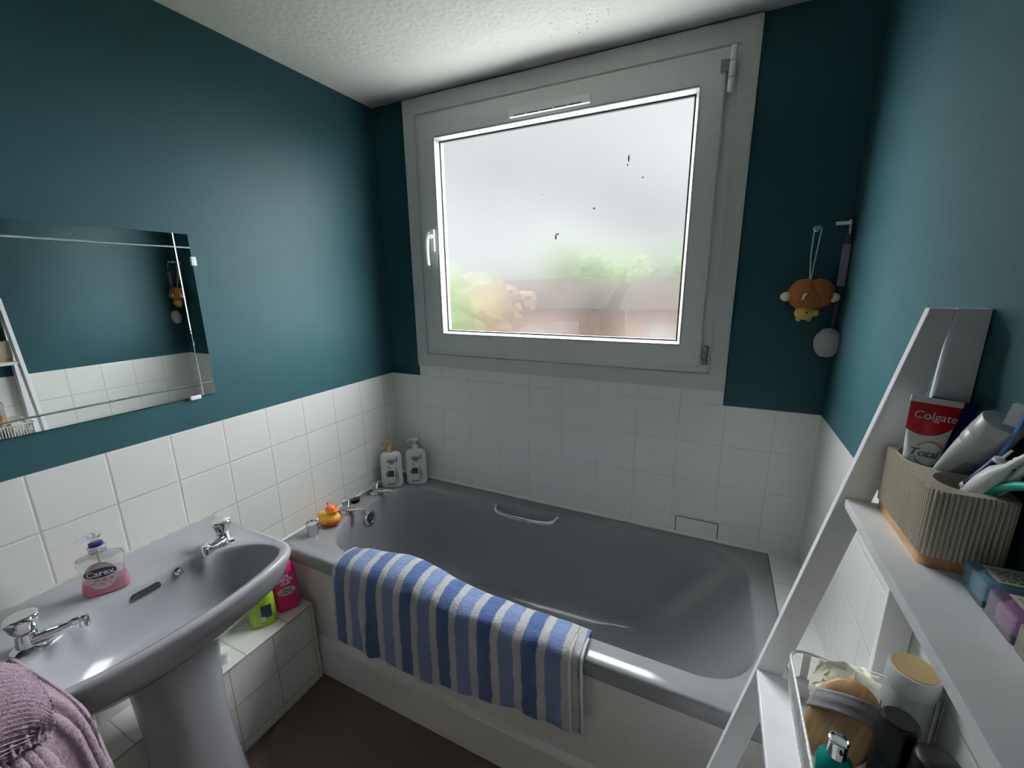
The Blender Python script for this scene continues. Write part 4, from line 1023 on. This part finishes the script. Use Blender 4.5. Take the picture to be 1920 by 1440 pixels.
# wire basket on the lower shelf --------------------------------------------
def basket():
    x0,x1,y0,y1,h=1.604,1.752,-1.30,-.822,.078
    t=thing('wire_basket','white wire basket of toiletries on the lower shelf','basket',((x0+x1)/2,(y0+y1)/2,ZL))
    o=rrect(x0,x1,y0,y1,.022,ZL+h,8,12)
    bm=B(); tube(bm,o,.0022,8,closed=True); obj('rim',bm,'white',t,world=True)
    o2=rrect(x0+.006,x1-.006,y0+.006,y1-.006,.018,ZL+.003,8,12); bm=B(); tube(bm,o2,.0018,8,closed=True); obj('base_wire',bm,'white',t,world=True)
    n=44
    for xa,xb in ((x0,x0+.006),(x1,x1-.006)):
        bm=B()
        for k in range(n):                      # the close wires of the long sides
            y=y1-.028-(y1-y0-.056)*k/(n-1); tube(bm,[(xa,y,ZL+h+.0022),(xa,y,ZL+h*.6),(xb,y,ZL+.004)],.0017,6)
        obj('side_wires',bm,'white',t,world=True)
    
    for ya,yb in ((y1,y1-.006),(y0,y0+.006)):
        bm=B()
        for k in range(5): x=x0+.026+(x1-x0-.052)*k/4; box(bm,x-.0055,x+.0055,min(ya,yb)-.0008,max(ya,yb)-.004,ZL+.003,ZL+h)
        obj('end_slats',bm,'white',t,world=True,smooth=False)
    bm=B()
    for k in range(9): x=x0+.014+(x1-x0-.028)*k/8; tube(bm,[(x,y0+.006,ZL+.0035),(x,y1-.006,ZL+.0035)],.0013,6)
    obj('floor_wires',bm,'white',t,world=True)
basket()
zb=ZL+.0055
t=thing('shower_puff','cream net shower puff in the wire basket','shower puff',(1.684,-.872,zb+.050))
bm=B(); rnd=random.Random(9)
r_=bmesh.ops.create_icosphere(bm,subdivisions=6,radius=1)
for v in r_['verts']:
    n=v.co.normalized(); k=1+.06*noise.noise(n*3.2)+.07*abs(noise.noise(n*6+Vector((3,1,2))))+.012*noise.noise(n*30); v.co=Vector((n.x*.054*k,n.y*.046*k,n.z*.047*k))
obj('net_ball',bm,'loofah',t,ang=180)
for q in range(9):
    a=rnd.uniform(0,2*PI); e=rnd.uniform(.1,1.2); d=Vector((math.cos(a)*math.cos(e),math.sin(a)*math.cos(e),math.sin(e))); u=d.orthogonal().normalized(); w_=d.cross(u)
    bm=B(); rr=rnd.uniform(.016,.026)
    grid(bm,lambda s,v_:d*(.044+.007*v_+.0015*math.sin(s*2*PI*5))+ (u*math.cos(s*2*PI)+w_*math.sin(s*2*PI))*(rr*(.6+.5*v_)+.001*math.sin(s*2*PI*7)),48,4)
    o=obj('net_frill',bm,'loofah',t,ang=180); md=o.modifiers.new('s','SOLIDIFY'); md.thickness=.0012
t=thing('cream_jar','white cosmetic jar with amber lid standing in the wire basket','jar',(1.7340,-.908,zb))
bm=B(); lathe(bm,[(.0,0),(.0265,0),(.0285,.003),(.0285,.142),(.0275,.148)],44,cap0=False); bd=obj('jar_body',bm,'jar',t)
bm=B(); lathe(bm,[(.0288,.142),(.0298,.144),(.0298,.168),(.0285,.172),(.026,.1725)],44); rm=obj('jar_collar',bm,'bottle_white',t)
bm=B(); lathe(bm,[(.0262,.170),(.0262,.1735),(.0,.1732)],40,cap1=False); obj('lid_disc',bm,'lid',t)
bm=B(); lathe(bm,[(.0287,.02),(.0287,.118)],44,cap0=False,cap1=False); obj('label',bm,'jar',bd)
for s,z,sz in (('LINE',.098,.017),('LA',.078,.017)):
    bm=text_bm(s,sz,bold=.0002); xf(bm,Matrix.Translation((0,0,z))@UP)
    for v in bm.verts:
        a=v.co.x/.0290-PI/2-R(54); rr=.0289-v.co.y; v.co=Vector((rr*math.cos(a),rr*math.sin(a),v.co.z))
    obj('lettering',bm,'stripe_grey',bd,smooth=False)
# wooden body brush with strap
t=thing('body_brush','oval wooden body brush with grey strap in the wire basket','brush',(1.6545,-.945,zb+.072))
n_=Vector((-.30,-.62,.62)).normalized(); u_=(Vector((.12,.0,1))-n_*n_.dot(Vector((.12,0,1)))).normalized(); t.rotation_euler=Matrix((u_.cross(n_),u_,n_)).transposed().to_euler()
def oval(z,k,n=48,a=.042,b=.066): return [Vector((a*k*math.cos(2*PI*i/n)*(1+.10*math.sin(2*PI*i/n)),b*k*math.sin(2*PI*i/n),z)) for i in range(n)]
bm=B(); loft(bm,[oval(-.012,.90),oval(-.008,.985),oval(.0,1.),oval(.006,.98),oval(.010,.90),oval(.0115,.7),oval(.012,.3)]); obj('wooden_body',bm,'wood',t)
bm=B()
rnd=random.Random(2)
for k in range(260):
    a=rnd.uniform(0,2*PI); q=math.sqrt(rnd.random())*.88; x,y=.036*q*math.cos(a),.063*q*math.sin(a); tube(bm,[(x,y,-.011),(x+rnd.uniform(-.002,.002),y+rnd.uniform(-.002,.002),-.030)],.0009,4)
obj('bristles',bm,'strap',t,smooth=False)
bm=B(); grid(bm,lambda u,v:Vector((-.043+.084*u,.020-.030*v+.020*math.sin(PI*u*.6)+.012*u,.006+.017*math.sin(PI*u)**.8+.0006*math.sin(v*40))),30,8)
o=obj('strap',bm,'strap',t,ang=180); md=o.modifiers.new('s','SOLIDIFY'); md.thickness=.0018
# black bottles, teal spray, white bar
def blackbottle(loc,r,h,label):
    t=thing('black_bottle',label,'bottle',loc,group='black topped bottles in the wire basket')
    bm=B(); lathe(bm,[(.0,0),(r*.94,0),(r,.004),(r,h*.58),(r*.97,h*.60)],36,cap0=False); obj('bottle_body',bm,'black',t)
    bm=B(); lathe(bm,[(r*.99,h*.605),(r*1.01,h*.61),(r*.99,h*.955),(r*.92,h*.985),(r*.80,h),(0,h*.998)],36,cap1=False); obj('cap',bm,'black',t)
blackbottle((1.6960,-.992,zb),.0210,.158,'tall black capped bottle beside the wooden body brush')
blackbottle((1.7215,-1.030,zb),.0235,.152,'shorter black capped bottle nearest the right wall in the basket')
t=thing('spray_bottle','teal glass bottle with silver collar at the front of the basket','bottle',(1.6355,-1.005,zb),(0,0,R(20)))
bm=B(); lathe(bm,[(.0,0),(.020,0),(.022,.003),(.022,.060),(.019,.071),(.011,.077),(.009,.080)],36,cap0=False); obj('bottle_body',bm,'teal_glass',t)
bm=B(); lathe(bm,[(.0100,.078),(.0115,.079),(.0115,.100),(.0118,.101),(.0118,.104),(.010,.105),(.0095,.102),(0,.102)],28,cap1=False); c=obj('silver_collar',bm,'chrome',t)
bm=B(); lathe(bm,[(.0022,.0),(.0022,.0015)],12); obj('spray_hole',xf(bm,Matrix.Translation((-.003,-.0112,.094))@Matrix.Rotation(PI/2,4,'X')),'dark',c)
t=thing('white_bar','small white soap bar lying behind the puff in the basket','soap bar',(1.634,-.838,zb+.0005),(0,0,R(-4)))
bm=B(); box(bm,-.022,.036,-.010,.009,0,.026,.003,3); obj('bar',bm,'white',t)

# ------------------------------------------------------------------ daylight, camera, render settings
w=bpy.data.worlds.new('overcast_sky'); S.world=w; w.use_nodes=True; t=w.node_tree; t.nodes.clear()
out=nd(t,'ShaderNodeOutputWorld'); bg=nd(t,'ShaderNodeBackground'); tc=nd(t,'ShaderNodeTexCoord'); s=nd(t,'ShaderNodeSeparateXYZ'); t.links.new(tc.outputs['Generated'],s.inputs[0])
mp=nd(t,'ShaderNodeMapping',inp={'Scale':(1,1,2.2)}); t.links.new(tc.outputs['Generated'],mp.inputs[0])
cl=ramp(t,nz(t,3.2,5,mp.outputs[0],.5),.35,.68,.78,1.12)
# visible sky held dim; unseen sky overhead and sideways boosted to light the room
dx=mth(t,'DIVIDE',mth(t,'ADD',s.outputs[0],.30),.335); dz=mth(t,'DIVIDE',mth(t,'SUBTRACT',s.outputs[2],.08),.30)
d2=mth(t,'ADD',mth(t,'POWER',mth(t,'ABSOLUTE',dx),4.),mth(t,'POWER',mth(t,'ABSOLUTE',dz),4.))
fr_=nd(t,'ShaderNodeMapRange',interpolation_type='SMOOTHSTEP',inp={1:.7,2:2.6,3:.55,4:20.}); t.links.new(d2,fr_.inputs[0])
lum=mth(t,'MULTIPLY',fr_.outputs[0],ramp(t,s.outputs[0],-.9,-.5,2.0,1.))   # unseen left sky boosted to brighten the right wall and shelf
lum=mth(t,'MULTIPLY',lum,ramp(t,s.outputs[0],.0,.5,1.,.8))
lum=mth(t,'MULTIPLY',lum,ramp(t,s.outputs[2],.42,.75,1.,2.1))                # overcast zenith, boosted further to light upward-facing surfaces
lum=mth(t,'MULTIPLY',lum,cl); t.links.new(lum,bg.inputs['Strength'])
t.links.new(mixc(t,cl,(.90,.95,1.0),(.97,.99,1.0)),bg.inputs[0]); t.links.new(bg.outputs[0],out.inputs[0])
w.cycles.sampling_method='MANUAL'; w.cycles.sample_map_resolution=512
L=bpy.data.lights.new('daylight_portal','AREA'); L.shape='RECTANGLE'; L.size=gx1-gx0; L.size_y=gz1-gz0
L.cycles.is_portal=True
o=bpy.data.objects.new('daylight_portal',L); C.objects.link(o); o.location=((gx0+gx1)/2,.02,(gz0+gz1)/2); o.rotation_euler=(R(-90),0,0)

cam=bpy.data.cameras.new('camera'); co=bpy.data.objects.new('camera',cam); C.objects.link(co); S.camera=co
cam.sensor_width=36; cam.sensor_fit='HORIZONTAL'; cam.lens=790.06/1920*36; cam.clip_start=.02; cam.clip_end=300
yaw,pitch,roll=-.4493,-.2347,-.0124
f=Vector((math.sin(yaw)*math.cos(pitch),math.cos(yaw)*math.cos(pitch),math.sin(pitch))); r=Vector((math.cos(yaw),-math.sin(yaw),0)); u=r.cross(f)
r2=r*math.cos(roll)+u*math.sin(roll); u2=-r*math.sin(roll)+u*math.cos(roll)
mw=Matrix((r2,u2,-f)).transposed().to_4x4(); mw.translation=Vector((1.4319,-1.5977,1.5157)); co.matrix_world=mw

cy=S.cycles; cy.max_bounces=10; cy.diffuse_bounces=6; cy.glossy_bounces=5; cy.transmission_bounces=8; cy.transparent_max_bounces=12
cy.caustics_reflective=True; cy.caustics_refractive=True; cy.sample_clamp_indirect=6
S.view_settings.view_transform='Standard'; S.view_settings.look='None'; S.view_settings.gamma=1; S.view_settings.use_curve_mapping=False
S.view_settings.exposure=.75
